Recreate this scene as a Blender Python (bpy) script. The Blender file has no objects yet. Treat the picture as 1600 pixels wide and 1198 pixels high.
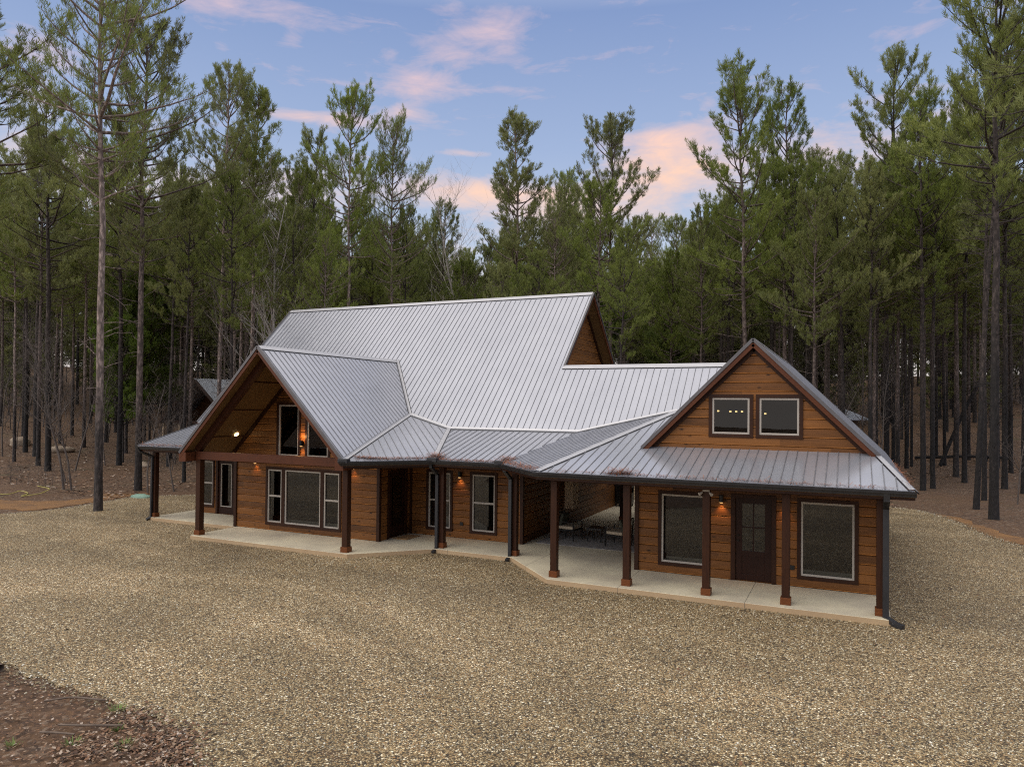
import bpy, math, random
import numpy as np
from mathutils import Vector, Matrix
R = math.radians
SC = bpy.context.scene
COL = SC.collection

# ------------------------------------------------------------------ camera
cam_d = bpy.data.cameras.new("camera"); cam = bpy.data.objects.new("camera", cam_d); COL.objects.link(cam)
F, CYS, PITCH, ROLL, YAW = 1126.87, 617.99, 0.0127, 0.0097, -0.4395
CAM = Vector((-0.6452, -17.2095, 4.4))
right = Vector((math.cos(YAW), -math.sin(YAW), 0)); fwd0 = Vector((math.sin(YAW), math.cos(YAW), 0)); up0 = Vector((0, 0, 1))
fwd = fwd0*math.cos(PITCH) + up0*math.sin(PITCH); up = up0*math.cos(PITCH) - fwd0*math.sin(PITCH)
cr, sr = math.cos(ROLL), math.sin(ROLL)
r2 = right*cr + up*sr; u2 = up*cr - right*sr
m = Matrix((r2, u2, -fwd)).transposed().to_4x4(); m.translation = CAM
cam.matrix_world = m
cam_d.sensor_width = 36; cam_d.lens = F/1600*36; cam_d.shift_y = (CYS-599)/1600
cam_d.clip_end = 3000; cam_d.clip_start = .1
SC.camera = cam
SC.view_settings.view_transform = 'Standard'; SC.view_settings.look = 'None'; SC.view_settings.gamma = 1
SC.view_settings.exposure = 1.0
SC.cycles.filter_width = 1.1; SC.cycles.max_bounces = 8; SC.cycles.transparent_max_bounces = 8
try: SC.cycles.use_denoising = False
except Exception: pass

# ------------------------------------------------------------------ node helper
class NT:
    def __init__(s, tree): s.t = tree; s.N = tree.nodes; s.L = tree.links
    def n(s, typ, props=None, **ins):
        nd = s.N.new(typ)
        for k, v in (props or {}).items(): setattr(nd, k, v)
        for k, v in ins.items():
            key = int(k[1:]) if k[0] == '_' else k.replace('_', ' ')
            s.put(nd.inputs[key], v)
        return nd
    def put(s, sock, v):
        if isinstance(v, bpy.types.NodeSocket): s.L.new(v, sock)
        elif isinstance(v, bpy.types.Node): s.L.new(v.outputs[0], sock)
        else: sock.default_value = v
    def math(s, op, a, b=0., c=0., clamp=False):
        nd = s.N.new('ShaderNodeMath'); nd.operation = op; nd.use_clamp = clamp
        for i, v in enumerate((a, b, c)): s.put(nd.inputs[i], v)
        return nd.outputs[0]
    def mix(s, f, a, b, mode='MIX'):
        nd = s.N.new('ShaderNodeMix'); nd.data_type = 'RGBA'; nd.blend_type = mode
        s.put(nd.inputs[0], f); s.put(nd.inputs[6], col(a)); s.put(nd.inputs[7], col(b)); return nd.outputs[2]
    def ramp(s, f, stops, interp='LINEAR'):
        nd = s.N.new('ShaderNodeValToRGB'); nd.color_ramp.interpolation = interp; e = nd.color_ramp.elements
        while len(e) < len(stops): e.new(.5)
        for i, (p, c) in enumerate(stops):
            e[i].position = p; e[i].color = col(c if isinstance(c, tuple) else (c, c, c))
        s.put(nd.inputs[0], f); return nd.outputs[0]
    def noise(s, vec, scale, detail=3, rough=.5, dist=0, dim='3D'):
        nd = s.N.new('ShaderNodeTexNoise'); nd.noise_dimensions = dim
        if vec is not None: s.put(nd.inputs['Vector'], vec)
        nd.inputs['Scale'].default_value = scale; nd.inputs['Detail'].default_value = detail
        nd.inputs['Roughness'].default_value = rough; nd.inputs['Distortion'].default_value = dist; return nd.outputs[0]
    def mapping(s, vec, scale=(1,1,1), rot=(0,0,0), loc=(0,0,0)):
        nd = s.N.new('ShaderNodeMapping'); s.put(nd.inputs[0], vec); nd.inputs['Scale'].default_value = scale
        nd.inputs['Rotation'].default_value = rot; nd.inputs['Location'].default_value = loc; return nd.outputs[0]
def col(c):
    if isinstance(c, tuple) and len(c) == 3: return (*c, 1)
    return c

# ------------------------------------------------------------------ world: sky with dusk clouds
W = bpy.data.worlds.new("World"); SC.world = W; W.use_nodes = True
w = NT(W.node_tree); w.N.clear()
SUN_EL, SUN_AZ = R(38), R(215)          # soft high light from behind and left of the viewer
sky = w.n('ShaderNodeTexSky', dict(sky_type='NISHITA', sun_disc=False, sun_elevation=SUN_EL, sun_rotation=SUN_AZ, air_density=1.0, dust_density=1.6, ozone_density=2.0))
geo = w.n('ShaderNodeTexCoord'); sep = w.n('ShaderNodeSeparateXYZ', None, _0=geo.outputs['Generated'])
X, Y, Z = sep.outputs
az = w.math('ARCTAN2', X, Y); el = w.math('ARCSINE', Z)
cv = w.n('ShaderNodeCombineXYZ', None, _0=az, _1=el).outputs[0]
SKYMARK = 1
elc = w.math('MAXIMUM', el, 0.)
grad = w.ramp(elc, [(0., (.80,.72,.66)), (.10, (.68,.66,.70)), (.20, (.50,.57,.70)), (.34, (.335,.43,.64)), (.5, (.215,.305,.54)), (1., (.15,.22,.42))])
over = w.ramp(elc, [(.5, 0.), (.8, 1.)])            # pale high overcast overhead and behind the viewer
base = w.mix(.86, w.mix(1., sky.outputs[0], (.085,.085,.085), 'MULTIPLY'), grad)
cn = w.noise(w.mapping(cv, (3.0, 13., 1), (0, 0, R(-7))), 1.6, 7, .62, .6)
cn2 = w.noise(w.mapping(cv, (9., 26., 1), (0, 0, R(12))), 1.5, 6, .65, .8)
nz = w.math('ADD', w.math('MULTIPLY', cn, .55), w.math('MULTIPLY', cn2, .45))
def blob(a, e, sa, se, amp):
    dx = w.math('MULTIPLY', w.math('SUBTRACT', az, a), 1/sa); dy = w.math('MULTIPLY', w.math('SUBTRACT', el, e), 1/se)
    q = w.math('ADD', w.math('MULTIPLY', dx, dx), w.math('MULTIPLY', dy, dy))
    return w.math('MULTIPLY', w.math('EXPONENT', w.math('MULTIPLY', q, -1.)), amp)
def pix(x, y, W_, H_, amp):            # compass angles of a cloud bank
    v = fwd*F + r2*(x-800) - u2*(y-CYS); v.normalize()
    return blob(math.atan2(v.x, v.y), math.asin(v.z), W_/F, H_/F, amp)
tot = None
for b in [(765,50,62,30,.27), (690,22,34,14,.12), (700,80,40,12,.12), (350,8,180,15,.26), (440,10,60,9,.1), (660,132,80,18,.36), (640,150,60,9,.1), (790,138,34,8,.17), (605,88,26,10,.18), (458,58,16,10,.15),
          (1045,222,80,24,.38), (1060,268,100,28,.42), (735,298,140,20,.36), (860,330,120,30,.25), (725,240,55,6,.3), (500,184,110,10,.36), (620,176,44,10,.2), (345,70,14,14,.14),
          (1430,140,100,10,.2), (1320,230,120,40,.22), (60,70,50,40,.2), (60,160,60,30,.2), (1460,45,90,10,.1), (1060,310,160,25,.24), (260,300,240,50,.24), (1560,150,80,30,.16), (1000,210,40,6,.12), (450,255,60,16,.16)]:
    q = pix(*b); tot = q if tot is None else w.math('ADD', tot, q)
hz = w.ramp(elc, [(.0, .30), (.16, .13), (.3, .0), (1., .0)])
tot = w.math('ADD', tot, hz)
cm = w.math('MULTIPLY', w.math('SUBTRACT', w.math('ADD', w.math('MULTIPLY', nz, 1.3), tot), .715), 2.0, clamp=True)
cm = w.math('SMOOTHSTEP', cm, 0., 1.) if False else w.math('MULTIPLY', cm, .88)
ccol = w.ramp(elc, [(0., (.82,.76,.74)), (.2, (.90,.62,.46)), (.31, (.95,.60,.42)), (.42, (.82,.55,.52)), (.7, (.58,.5,.6)), (1., (.45,.47,.58))])
skyc = w.mix(w.math('MULTIPLY', over, .9), w.mix(cm, base, ccol), (1.24,1.16,1.09))
bg = w.n('ShaderNodeBackground', None, Color=skyc, Strength=.60)
out = w.n('ShaderNodeOutputWorld', None, Surface=bg)

sd = bpy.data.lights.new("sun", 'SUN'); sun = bpy.data.objects.new("sun", sd); COL.objects.link(sun)
sd.energy = 0.9; sd.angle = R(70); sd.color = (1, .93, .84)
sdir = Vector((math.sin(SUN_AZ)*math.cos(SUN_EL), math.cos(SUN_AZ)*math.cos(SUN_EL), math.sin(SUN_EL)))
sun.rotation_euler = sdir.to_track_quat('Z', 'Y').to_euler()

# ------------------------------------------------------------------ materials
def mat(name):
    M = bpy.data.materials.new(name); M.use_nodes = True; nt = NT(M.node_tree); nt.N.clear()
    nt.M = M; nt.tc = nt.n('ShaderNodeTexCoord'); nt.obj = nt.tc.outputs['Object']; return nt
def fin(nt, color, rough=.6, metal=0., bump=None, bs=.3, bd=.01, spec=.5, **kw):
    p = nt.n('ShaderNodeBsdfPrincipled'); nt.put(p.inputs['Base Color'], col(color)); nt.put(p.inputs['Roughness'], rough)
    nt.put(p.inputs['Metallic'], metal); nt.put(p.inputs['Specular IOR Level'], spec)
    for k, v in kw.items(): nt.put(p.inputs[k.replace('_', ' ')], v)
    if bump is not None:
        b = nt.n('ShaderNodeBump', None, Height=bump, Strength=bs, Distance=bd); nt.L.new(b.outputs[0], p.inputs['Normal'])
    o = nt.n('ShaderNodeOutputMaterial'); nt.L.new(p.outputs[0], o.inputs[0]); return nt.M
def simple(name, c, rough=.6, metal=0., var=.15, scale=6., **kw):
    nt = mat(name); nz = nt.noise(nt.obj, scale, 5, .6)
    lo = tuple(x*(1-var) for x in c); hi = tuple(min(1, x*(1+var)) for x in c)
    return fin(nt, nt.ramp(nz, [(.3, lo), (.7, hi)]), rough, metal, nz, .15, .004, **kw)

BH = .228   # board course height
def siding_mat(name, light, dark, axis):
    nt = mat(name); s = nt.n('ShaderNodeSeparateXYZ', None, _0=nt.obj); X, Y, Z = s.outputs
    A = X if axis == 0 else Y
    row = nt.math('FLOOR', nt.math('DIVIDE', Z, BH))
    rnd = nt.n('ShaderNodeTexWhiteNoise', dict(noise_dimensions='1D'), W=row).outputs[0]
    seg = nt.math('FLOOR', nt.math('ADD', nt.math('DIVIDE', A, 3.1), nt.math('MULTIPLY', rnd, 7.)))
    v2 = nt.n('ShaderNodeCombineXYZ', None, _0=row, _1=seg)
    r2_ = nt.n('ShaderNodeTexWhiteNoise', dict(noise_dimensions='2D'), Vector=v2.outputs[0]).outputs[0]
    off = nt.n('ShaderNodeCombineXYZ', None, _0=nt.math('ADD', A, nt.math('MULTIPLY', r2_, 37.)), _1=nt.math('MULTIPLY', r2_, 11.), _2=Z)
    g1 = nt.noise(nt.mapping(off.outputs[0], (1.2, 1, 22)), 2.2, 6, .65, .4)
    g2 = nt.noise(nt.mapping(off.outputs[0], (3., 1, 60)), 3., 4, .6)
    blot = nt.noise(nt.mapping(off.outputs[0], (1, 1, 2.5)), 1.3, 3, .6)
    kn = nt.n('ShaderNodeTexVoronoi', None, Vector=nt.mapping(off.outputs[0], (2.1, 1, 5.2)), Scale=1.)
    knot = nt.ramp(kn.outputs['Distance'], [(.05, 1.), (.17, 0.)])
    f = nt.math('ADD', nt.math('MULTIPLY', g1, .55), nt.math('MULTIPLY', g2, .2)); f = nt.math('ADD', f, nt.math('MULTIPLY', r2_, .36)); f = nt.math('ADD', f, nt.math('MULTIPLY', blot, .3))
    mid = tuple((a+b)/2 for a, b in zip(light, dark))
    c = nt.ramp(f, [(.34, dark), (.62, mid), (.92, light)])
    c = nt.mix(knot, c, tuple(x*.35 for x in dark))
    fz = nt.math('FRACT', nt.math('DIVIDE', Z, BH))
    gap = nt.ramp(fz, [(.0, .6), (.04, .6), (.06, 0.), (.975, 0.), (1., .6)]); c = nt.mix(gap, c, tuple(x*.3 for x in dark)); lip_glint = nt.ramp(fz, [(.06, 0.), (.075, 1.), (.12, 1.), (.15, 0.)])
    c = nt.mix(nt.math('MULTIPLY', lip_glint, nt.ramp(nt.noise(nt.mapping(nt.obj, (1, 1, 9)), 1.7, 3, .6), [(.36, .15), (.55, 1.)])), c, tuple(min(1, x*2.1) for x in light))  # pale line: light caught on each board's lower lip, put in the colour
    return fin(nt, c, .5, 0, g1, .25, .004, spec=.25)
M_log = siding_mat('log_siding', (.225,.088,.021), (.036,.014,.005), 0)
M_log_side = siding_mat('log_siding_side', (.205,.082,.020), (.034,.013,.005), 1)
def wood(name, light, dark, sc=(1,1,1), rough=.45):
    nt = mat(name); g = nt.noise(nt.mapping(nt.obj, sc), 3., 6, .65, .5); b = nt.noise(nt.obj, .8, 3, .6)
    f = nt.math('ADD', nt.math('MULTIPLY', g, .7), nt.math('MULTIPLY', b, .4))
    return fin(nt, nt.ramp(f, [(.35, dark), (.75, light)]), rough, 0, g, .25, .004, spec=.2)
M_post = wood('post_wood', (0.0527,0.0186,0.0074), (0.0223,0.0081,0.0043), (14, 14, 1.2))
M_block = wood('post_base_wood', (0.1728,0.0576,0.0173), (0.0936,0.0288,0.0101), (3, 3, 8))
M_trim = wood('window_trim_wood', (0.0434,0.0155,0.0062), (0.0198,0.0068,0.0037), (6, 6, 3))
M_beam = wood('beam_wood', (0.1080,0.0346,0.0144), (0.0504,0.0158,0.0079), (1.2, 14, 14))
M_fascia = wood('fascia_wood', (0.1224,0.0396,0.0158), (0.0612,0.0194,0.0086), (3, 3, 10))
M_soffit = wood('soffit_boards', (.17,.095,.034), (.10,.052,.019), (1.5, 9, 9), .55)
M_batten = wood('batten_wood', (.06,.021,.010), (.035,.012,.007), (6, 6, 6))
M_door = wood('door_wood', (0.0310,0.0105,0.0062), (0.0136,0.0050,0.0037), (10, 10, 1.4), .35)
M_pale = wood('pale_wood', (.80,.62,.42), (.55,.40,.25), (10, 10, 1.4), .6)
def roofmat():
    nt = mat('metal_roof'); a = nt.noise(nt.mapping(nt.obj, (1, .35, 1)), 1.3, 5, .6); b = nt.noise(nt.obj, 14., 4, .6)
    st = nt.noise(nt.obj, .28, 3, .5)
    c = nt.ramp(a, [(.3, (.41,.425,.475)), (.7, (.46,.475,.525))])
    c = nt.mix(nt.ramp(b, [(.63, 0.), (.75, .35)]), c, (.27,.245,.23))
    rg = nt.ramp(st, [(.3, .20), (.7, .30)])
    # oil-canning of the thin sheet
    return fin(nt, c, rg, .55, nt.noise(nt.mapping(nt.obj, (2.2, .5, .5)), 1.4, 2, .5), .12, .01)
M_roof = roofmat()
M_rib_shade = simple('rib_shade_metal', (.20,.203,.22), .4, .35, .25, 2)  # same metal as the sheet, darkened: the ribs' shading is put into the colour
M_cap = simple('ridge_cap_metal', (.47,.472,.495), .36, .5, .06, 3)
M_dark = simple('dark_bronze_metal', (.030,.031,.035), .38, .3, .2, 3)
M_rake = simple('rake_trim_metal', (.12,.115,.12), .4, .5, .12, 3)
M_frame = simple('window_vinyl', (.38,.34,.29), .5, 0, .06, 5)
M_black = simple('black_metal', (.012,.012,.013), .4, .3, .2, 8)
M_cush = simple('cushion_fabric', (.40,.33,.24), .9, 0, .1, 20)
M_pillow = simple('olive_pillow', (.05,.052,.035), .9, 0, .2, 20)
M_knob = simple('door_hardware', (.03,.028,.026), .3, .9, .1, 20)
M_room = simple('room_wall', (.10,.07,.045), .8, 0, .2, 2)
M_blind = simple('window_blind', (.45,.41,.34), .7, 0, .08, 4)
M_curtain = simple('window_curtain', (.055,.05,.045), .9, 0, .2, 4)
M_rug = simple('outdoor_rug', (.27,.255,.245), .95, 0, .35, 9)
M_mat = simple('door_mat', (.30,.17,.07), .95, 0, .25, 20)
M_white = simple('white_plastic', (.75,.75,.72), .5, 0, .05, 6)
M_septic = simple('septic_lid_plastic', (.20,.32,.25), .6, 0, .15, 5)
def glassmat(name, tint, ior):
    nt = mat(name)
    fr = nt.n('ShaderNodeFresnel', None, IOR=ior); tr = nt.n('ShaderNodeBsdfTransparent', None, Color=col(tint))
    gl = nt.n('ShaderNodeBsdfGlossy', None, Roughness=.0)
    mx = nt.n('ShaderNodeMixShader', None, _0=fr.outputs[0], _1=tr.outputs[0], _2=gl.outputs[0])
    nt.L.new(mx.outputs[0], nt.n('ShaderNodeOutputMaterial').inputs[0]); return nt.M
M_glass = glassmat('window_glass', (.13,.14,.14), 1.85)
M_glass_up = glassmat('upper_window_glass', (.40,.41,.40), 1.6)
def emit(name, c, s):
    nt = mat(name); e = nt.n('ShaderNodeEmission', None, Color=col(c), Strength=s)
    nt.L.new(e.outputs[0], nt.n('ShaderNodeOutputMaterial').inputs[0]); return nt.M
M_bulb = emit('lamp_glow', (1, .74, .36), 7.)
M_room_bulb = emit('room_lamp_glow', (1, .70, .30), 1.5)
M_bulb_dim = emit('sconce_glow', (1, .55, .2), 3.)
def concrete():
    nt = mat('porch_concrete'); a = nt.noise(nt.obj, .55, 5, .62); b = nt.noise(nt.obj, 9., 5, .6)
    c = nt.ramp(a, [(.3, (.40,.35,.27)), (.6, (.64,.575,.41)), (.8, (.74,.675,.51))])
    c = nt.mix(nt.ramp(b, [(.45, 0.), (.75, .35)]), c, (.40,.36,.30))
    s = nt.n('ShaderNodeSeparateXYZ', None, _0=nt.obj)
    low = nt.ramp(s.outputs[2], [(.0, .0), (1., 0.)])
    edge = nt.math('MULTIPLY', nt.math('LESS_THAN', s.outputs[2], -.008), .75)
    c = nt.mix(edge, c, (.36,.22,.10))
    jx = nt.math('ABSOLUTE', nt.math('SUBTRACT', nt.math('FRACT', nt.math('DIVIDE', nt.math('ADD', s.outputs[0], 5.75), 2.95)), .5))
    j = nt.math('GREATER_THAN', jx, .4975)
    c = nt.mix(nt.math('MULTIPLY', j, .75), c, (.10,.085,.07))
    return fin(nt, c, .75, 0, b, .2, .004)
M_conc = concrete()
def gravelmat():
    nt = mat('gravel')
    P = nt.mapping(nt.obj, (1, 1, 1))
    wob = nt.n('ShaderNodeTexNoise', None, Vector=P, Scale=30., Detail=2.)
    P2 = nt.mix(.012, P, wob.outputs['Color'], 'ADD')
    v = nt.n('ShaderNodeTexVoronoi', dict(feature='F1'), Vector=P2, Scale=35., Randomness=1.)
    v2 = nt.n('ShaderNodeTexVoronoi', dict(feature='F1'), Vector=P2, Scale=70., Randomness=1.)
    rs = nt.n('ShaderNodeSeparateColor', None, _0=v.outputs['Color']); rb = nt.n('ShaderNodeSeparateColor', None, _0=v2.outputs['Color'])
    stops = [(0., (.045,.036,.028)), (.16, (.12,.085,.05)), (.36, (.23,.165,.095)), (.56, (.33,.25,.15)), (.72, (.42,.345,.235)), (.82, (.30,.17,.075)), (.90, (.62,.56,.45)), (1., (.95,.92,.86))]
    c1 = nt.ramp(rs.outputs[0], stops); c2 = nt.ramp(rb.outputs[1], stops)
    c = nt.mix(nt.math('GREATER_THAN', rs.outputs[2], .55), c1, c2)
    cd = nt.ramp(v.outputs['Distance'], [(.38, 1.), (.72, .22)])
    c = nt.mix(1., c, cd, 'MULTIPLY')
    big = nt.noise(nt.mapping(nt.obj, (1, 1, 1), (0, 0, R(18))), .16, 5, .62, .5); med = nt.noise(nt.obj, .9, 4, .6)
    trk = nt.noise(nt.mapping(nt.obj, (.10, .55, 1), (0, 0, R(-14))), 1., 3, .55, .8)
    sx = nt.n('ShaderNodeVectorMath', dict(operation='DISTANCE'), _0=nt.obj, _1=(-14, -16, -.12)).outputs['Value']; sx = nt.math('ADD', sx, nt.math('MULTIPLY', big, 1.2))
    t1 = nt.math('ABSOLUTE', nt.math('SUBTRACT', sx, 13.0)); t2 = nt.math('ABSOLUTE', nt.math('SUBTRACT', sx, 11.3))
    wear = nt.ramp(nt.math('MINIMUM', t1, t2), [(.1, .075), (.8, 0.)])
    f = nt.math('ADD', nt.math('ADD', nt.math('ADD', nt.math('MULTIPLY', big, .5), wear), nt.math('MULTIPLY', trk, .35)), nt.math('MULTIPLY', med, .15))
    c = nt.mix(1., c, nt.ramp(f, [(.36, (.76,.70,.53)), (.5, (1.16,1.08,.83)), (.64, (1.66,1.55,1.25))]), 'MULTIPLY')
    leaf = nt.ramp(nt.noise(nt.obj, 1.4, 5, .7), [(.62, 0.), (.74, .45)])
    c = nt.mix(leaf, c, (.16,.075,.035))
    h = nt.math('ADD', nt.math('MULTIPLY', nt.math('SUBTRACT', 1., v.outputs['Distance']), 1.), nt.math('MULTIPLY', nt.math('SUBTRACT', 1., v2.outputs['Distance']), .4))
    return fin(nt, c, .7, 0, h, .9, .02)
M_gravel = gravelmat()
def stonemat():
    nt = mat('loose_stones'); g = nt.n('ShaderNodeNewGeometry')
    c = nt.ramp(g.outputs['Random Per Island'], [(0., (.07,.055,.04)), (.18, (.14,.11,.06)), (.4, (.25,.20,.11)), (.6, (.36,.30,.18)), (.75, (.29,.19,.085)), (.87, (.46,.42,.30)), (1., (.80,.78,.68))])
    return fin(nt, c, .65)
M_stone = stonemat()
def floormat():
    nt = mat('forest_floor')
    a = nt.noise(nt.obj, .11, 5, .62, .4); b = nt.noise(nt.obj, 1.7, 6, .7); c3 = nt.noise(nt.obj, 16., 5, .7)
    v = nt.n('ShaderNodeTexVoronoi', None, Vector=nt.mix(.05, nt.obj, nt.n('ShaderNodeTexNoise', None, Vector=nt.obj, Scale=7.).outputs['Color'], 'ADD'), Scale=13.)
    vv = nt.n('ShaderNodeSeparateColor', None, _0=v.outputs['Color']).outputs[0]
    c = nt.ramp(vv, [(0., (.035,.022,.014)), (.35, (.095,.050,.022)), (.65, (.145,.078,.034)), (.85, (.18,.115,.07)), (1., (.30,.23,.165))])
    c = nt.mix(nt.ramp(c3, [(.35, 0.), (.7, .8)]), c, (.08,.045,.028))
    c = nt.mix(nt.ramp(a, [(.42, 0.), (.58, .7)]), c, nt.mix(b, (.075,.039,.019), (.17,.092,.042)))
    c = nt.mix(nt.ramp(nt.noise(nt.obj, .35, 4, .7), [(.56, 0.), (.70, .55)]), c, (.07,.066,.026))
    return fin(nt, c, .9, 0, nt.math('ADD', c3, b), .6, .05)
M_floor = floormat()
def strawmat():
    nt = mat('pine_straw'); b = nt.noise(nt.obj, 1.1, 5, .7); c3 = nt.noise(nt.mapping(nt.obj, (1, 1.3, 1)), 22., 5, .75)
    c = nt.ramp(c3, [(.3, (.09,.045,.017)), (.55, (.28,.14,.045)), (.75, (.42,.25,.10))])
    c = nt.mix(nt.ramp(b, [(.4, .0), (.65, .75)]), c, (.12,.066,.034))
    return fin(nt, c, .9, 0, c3, .6, .03)
M_straw = strawmat()
def barkmat(name, pale, mid, char, hc=0.):
    nt = mat(name); oi = nt.n('ShaderNodeObjectInfo'); s = nt.n('ShaderNodeSeparateXYZ', None, _0=nt.obj)
    off = nt.n('ShaderNodeCombineXYZ', None, _0=nt.math('MULTIPLY', oi.outputs['Random'], 50.))
    P = nt.n('ShaderNodeVectorMath', dict(operation='ADD'), _0=nt.obj, _1=off.outputs[0]).outputs[0]
    v = nt.n('ShaderNodeTexVoronoi', dict(feature='F1'), Vector=nt.mapping(P, (11, 11, 4.)), Scale=1.)
    n1 = nt.noise(nt.mapping(P, (5, 5, 1.3)), 2., 6, .7)
    c = nt.ramp(n1, [(.32, tuple(x*.45 for x in mid)), (.5, mid), (.68, pale)])
    c = nt.mix(nt.ramp(v.outputs['Distance'], [(.35, 0.), (.6, .75)]), c, tuple(x*.35 for x in mid))
    hgt = nt.math('ADD', nt.math('SUBTRACT', s.outputs[2], hc), nt.math('ADD', nt.math('MULTIPLY', nt.noise(P, 1.1, 4, .7), -3.5), nt.math('MULTIPLY', oi.outputs['Random'], -2.2)))
    ch = nt.ramp(nt.math('MULTIPLY', nt.math('ADD', hgt, 3.), .2), [(.15, 1.), (.75, 0.)])
    c = nt.mix(nt.math('MULTIPLY', ch, nt.ramp(n1, [(.35, .97), (.72, .72)])), c, char)
    return fin(nt, c, .9, 0, nt.math('ADD', v.outputs['Distance'], n1), .8, .03)
M_bark = barkmat('pine_bark', (0.2940,0.2340,0.2100), (0.1500,0.1104,0.0936), (0.0120,0.0108,0.0108), 2.2)
M_bark_dark = barkmat('dark_pine_bark', (.13,.10,.088), (.062,.047,.041), (.011,.010,.010), 4.2)
M_bark_pale = barkmat('pale_pine_bark', (0.5040,0.4060,0.3640), (0.2940,0.2240,0.1960), (0.0140,0.0126,0.0126), 2.6)
M_gray = simple('bare_twig_bark', (.11,.09,.078), .9, 0, .35, 3)
M_birch = simple('white_bark', (.34,.31,.28), .8, 0, .25, 3)
def needlemat(name, a, b, c_):
    nt = mat(name); oi = nt.n('ShaderNodeObjectInfo'); g = nt.n('ShaderNodeNewGeometry')
    n1 = nt.noise(nt.obj, .55, 3, .6)
    c = nt.ramp(nt.math('ADD', nt.math('MULTIPLY', g.outputs['Random Per Island'], .45), nt.math('MULTIPLY', n1, .6)), [(.2, a), (.55, b), (.85, c_)])
    hs = nt.n('ShaderNodeHueSaturation', None, Hue=nt.math('ADD', .487, nt.math('MULTIPLY', oi.outputs['Random'], .025)), Saturation=nt.math('ADD', .85, nt.math('MULTIPLY', oi.outputs['Random'], .25)), Value=nt.math('ADD', .8, nt.math('MULTIPLY', nt.math('FRACT', nt.math('MULTIPLY', oi.outputs['Random'], 7.31)), .45)), Color=c)
    p = nt.n('ShaderNodeBsdfPrincipled', None, Base_Color=hs.outputs[0], Roughness=.6)
    t = nt.n('ShaderNodeBsdfTranslucent', None, Color=hs.outputs[0])
    mx = nt.n('ShaderNodeMixShader', None, _0=.38, _1=p.outputs[0], _2=t.outputs[0])
    nt.L.new(mx.outputs[0], nt.n('ShaderNodeOutputMaterial').inputs[0]); return nt.M
M_needle = needlemat('pine_needles', (.130,.155,.040), (.215,.250,.062), (.31,.33,.09))
M_needle_bright = needlemat('bright_pine_needles', (.09,.13,.028), (.16,.21,.045), (.24,.29,.07))
M_shade = needlemat('brush_leaves', (.05,.038,.02), (.085,.062,.033), (.13,.09,.05))

# ------------------------------------------------------------------ mesh builder
class MB:
    def __init__(s): s.v = []; s.f = []; s.mi = []; s.cur = 0
    def add(s, vs, fs):
        o = len(s.v); s.v += [tuple(p) for p in vs]; s.f += [tuple(i+o for i in f) for f in fs]; s.mi += [s.cur]*len(fs)
    def box(s, x0, x1, y0, y1, z0, z1):
        s.add([(x0,y0,z0),(x1,y0,z0),(x1,y1,z0),(x0,y1,z0),(x0,y0,z1),(x1,y0,z1),(x1,y1,z1),(x0,y1,z1)],
              [(0,3,2,1),(4,5,6,7),(0,1,5,4),(1,2,6,5),(2,3,7,6),(3,0,4,7)])
    def bar(s, p, q, wd, h, upv=(0,0,1)):
        p, q = Vector(p), Vector(q); d = (q-p).normalized(); u = Vector(upv); sd_ = d.cross(u).normalized(); u = sd_.cross(d)
        vs = [p+sd_*a*wd/2+u*b*h/2 for a, b in ((-1,-1),(1,-1),(1,1),(-1,1))] + [q+sd_*a*wd/2+u*b*h/2 for a, b in ((-1,-1),(1,-1),(1,1),(-1,1))]
        s.add(vs, [(0,1,2,3),(7,6,5,4),(0,4,5,1),(1,5,6,2),(2,6,7,3),(3,7,4,0)])
    def cyl(s, p, q, r0, r1=None, n=12, caps=True):
        r1 = r0 if r1 is None else r1; p, q = Vector(p), Vector(q); d = (q-p).normalized()
        a = d.orthogonal().normalized(); b = d.cross(a)
        vs = [p+(a*math.cos(t)+b*math.sin(t))*r0 for t in [2*math.pi*i/n for i in range(n)]] + [q+(a*math.cos(t)+b*math.sin(t))*r1 for t in [2*math.pi*i/n for i in range(n)]]
        fs = [(i, (i+1)%n, n+(i+1)%n, n+i) for i in range(n)]
        if caps: fs += [tuple(range(n))[::-1], tuple(range(n, 2*n))]
        s.add(vs, fs)
    def prism(s, poly, z0, z1):
        n = len(poly); s.add([(x,y,z0) for x,y in poly]+[(x,y,z1) for x,y in poly], [tuple(range(n))[::-1], tuple(range(n,2*n))]+[(i,(i+1)%n,n+(i+1)%n,n+i) for i in range(n)])
    def mesh(s, name):
        me = bpy.data.meshes.new(name); me.from_pydata(s.v, [], s.f); me.update(); return me
    def build(s, name, mt, parent=None, bevel=0):
        me = s.mesh(name)
        for x in (mt if isinstance(mt, (list, tuple)) else [mt]): me.materials.append(x)
        if isinstance(mt, (list, tuple)): me.polygons.foreach_set('material_index', s.mi)
        o = bpy.data.objects.new(name, me); COL.objects.link(o)
        if parent: par(o, parent)
        if bevel:
            b = o.modifiers.new('bevel', 'BEVEL'); b.width = bevel; b.segments = 2; b.limit_method = 'ANGLE'
        return o
def each(mb, name, mt, parent):           # one object for every box or bar of the builder
    for k in range(len(mb.v)//8):
        b = MB(); b.v = mb.v[8*k:8*k+8]; b.f = [tuple(i-8*k for i in f) for f in mb.f[6*k:6*k+6]]; b.mi = [0]*6; b.build(name, mt, parent)
def par(o, p):
    o.parent = p
    q = p; loc = Vector((0,0,0))
    while q: loc += q.location; q = q.parent
    o.location = -loc if o.location.length == 0 else o.location - loc
def tag(o, label=None, cat=None, group=None, kind=None):
    if label: o['label'] = label
    if cat: o['category'] = cat
    if group: o['group'] = group
    if kind: o['kind'] = kind
    return o
def empty(name, loc): 
    o = bpy.data.objects.new(name, None); COL.objects.link(o); o.location = loc; return o
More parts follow.
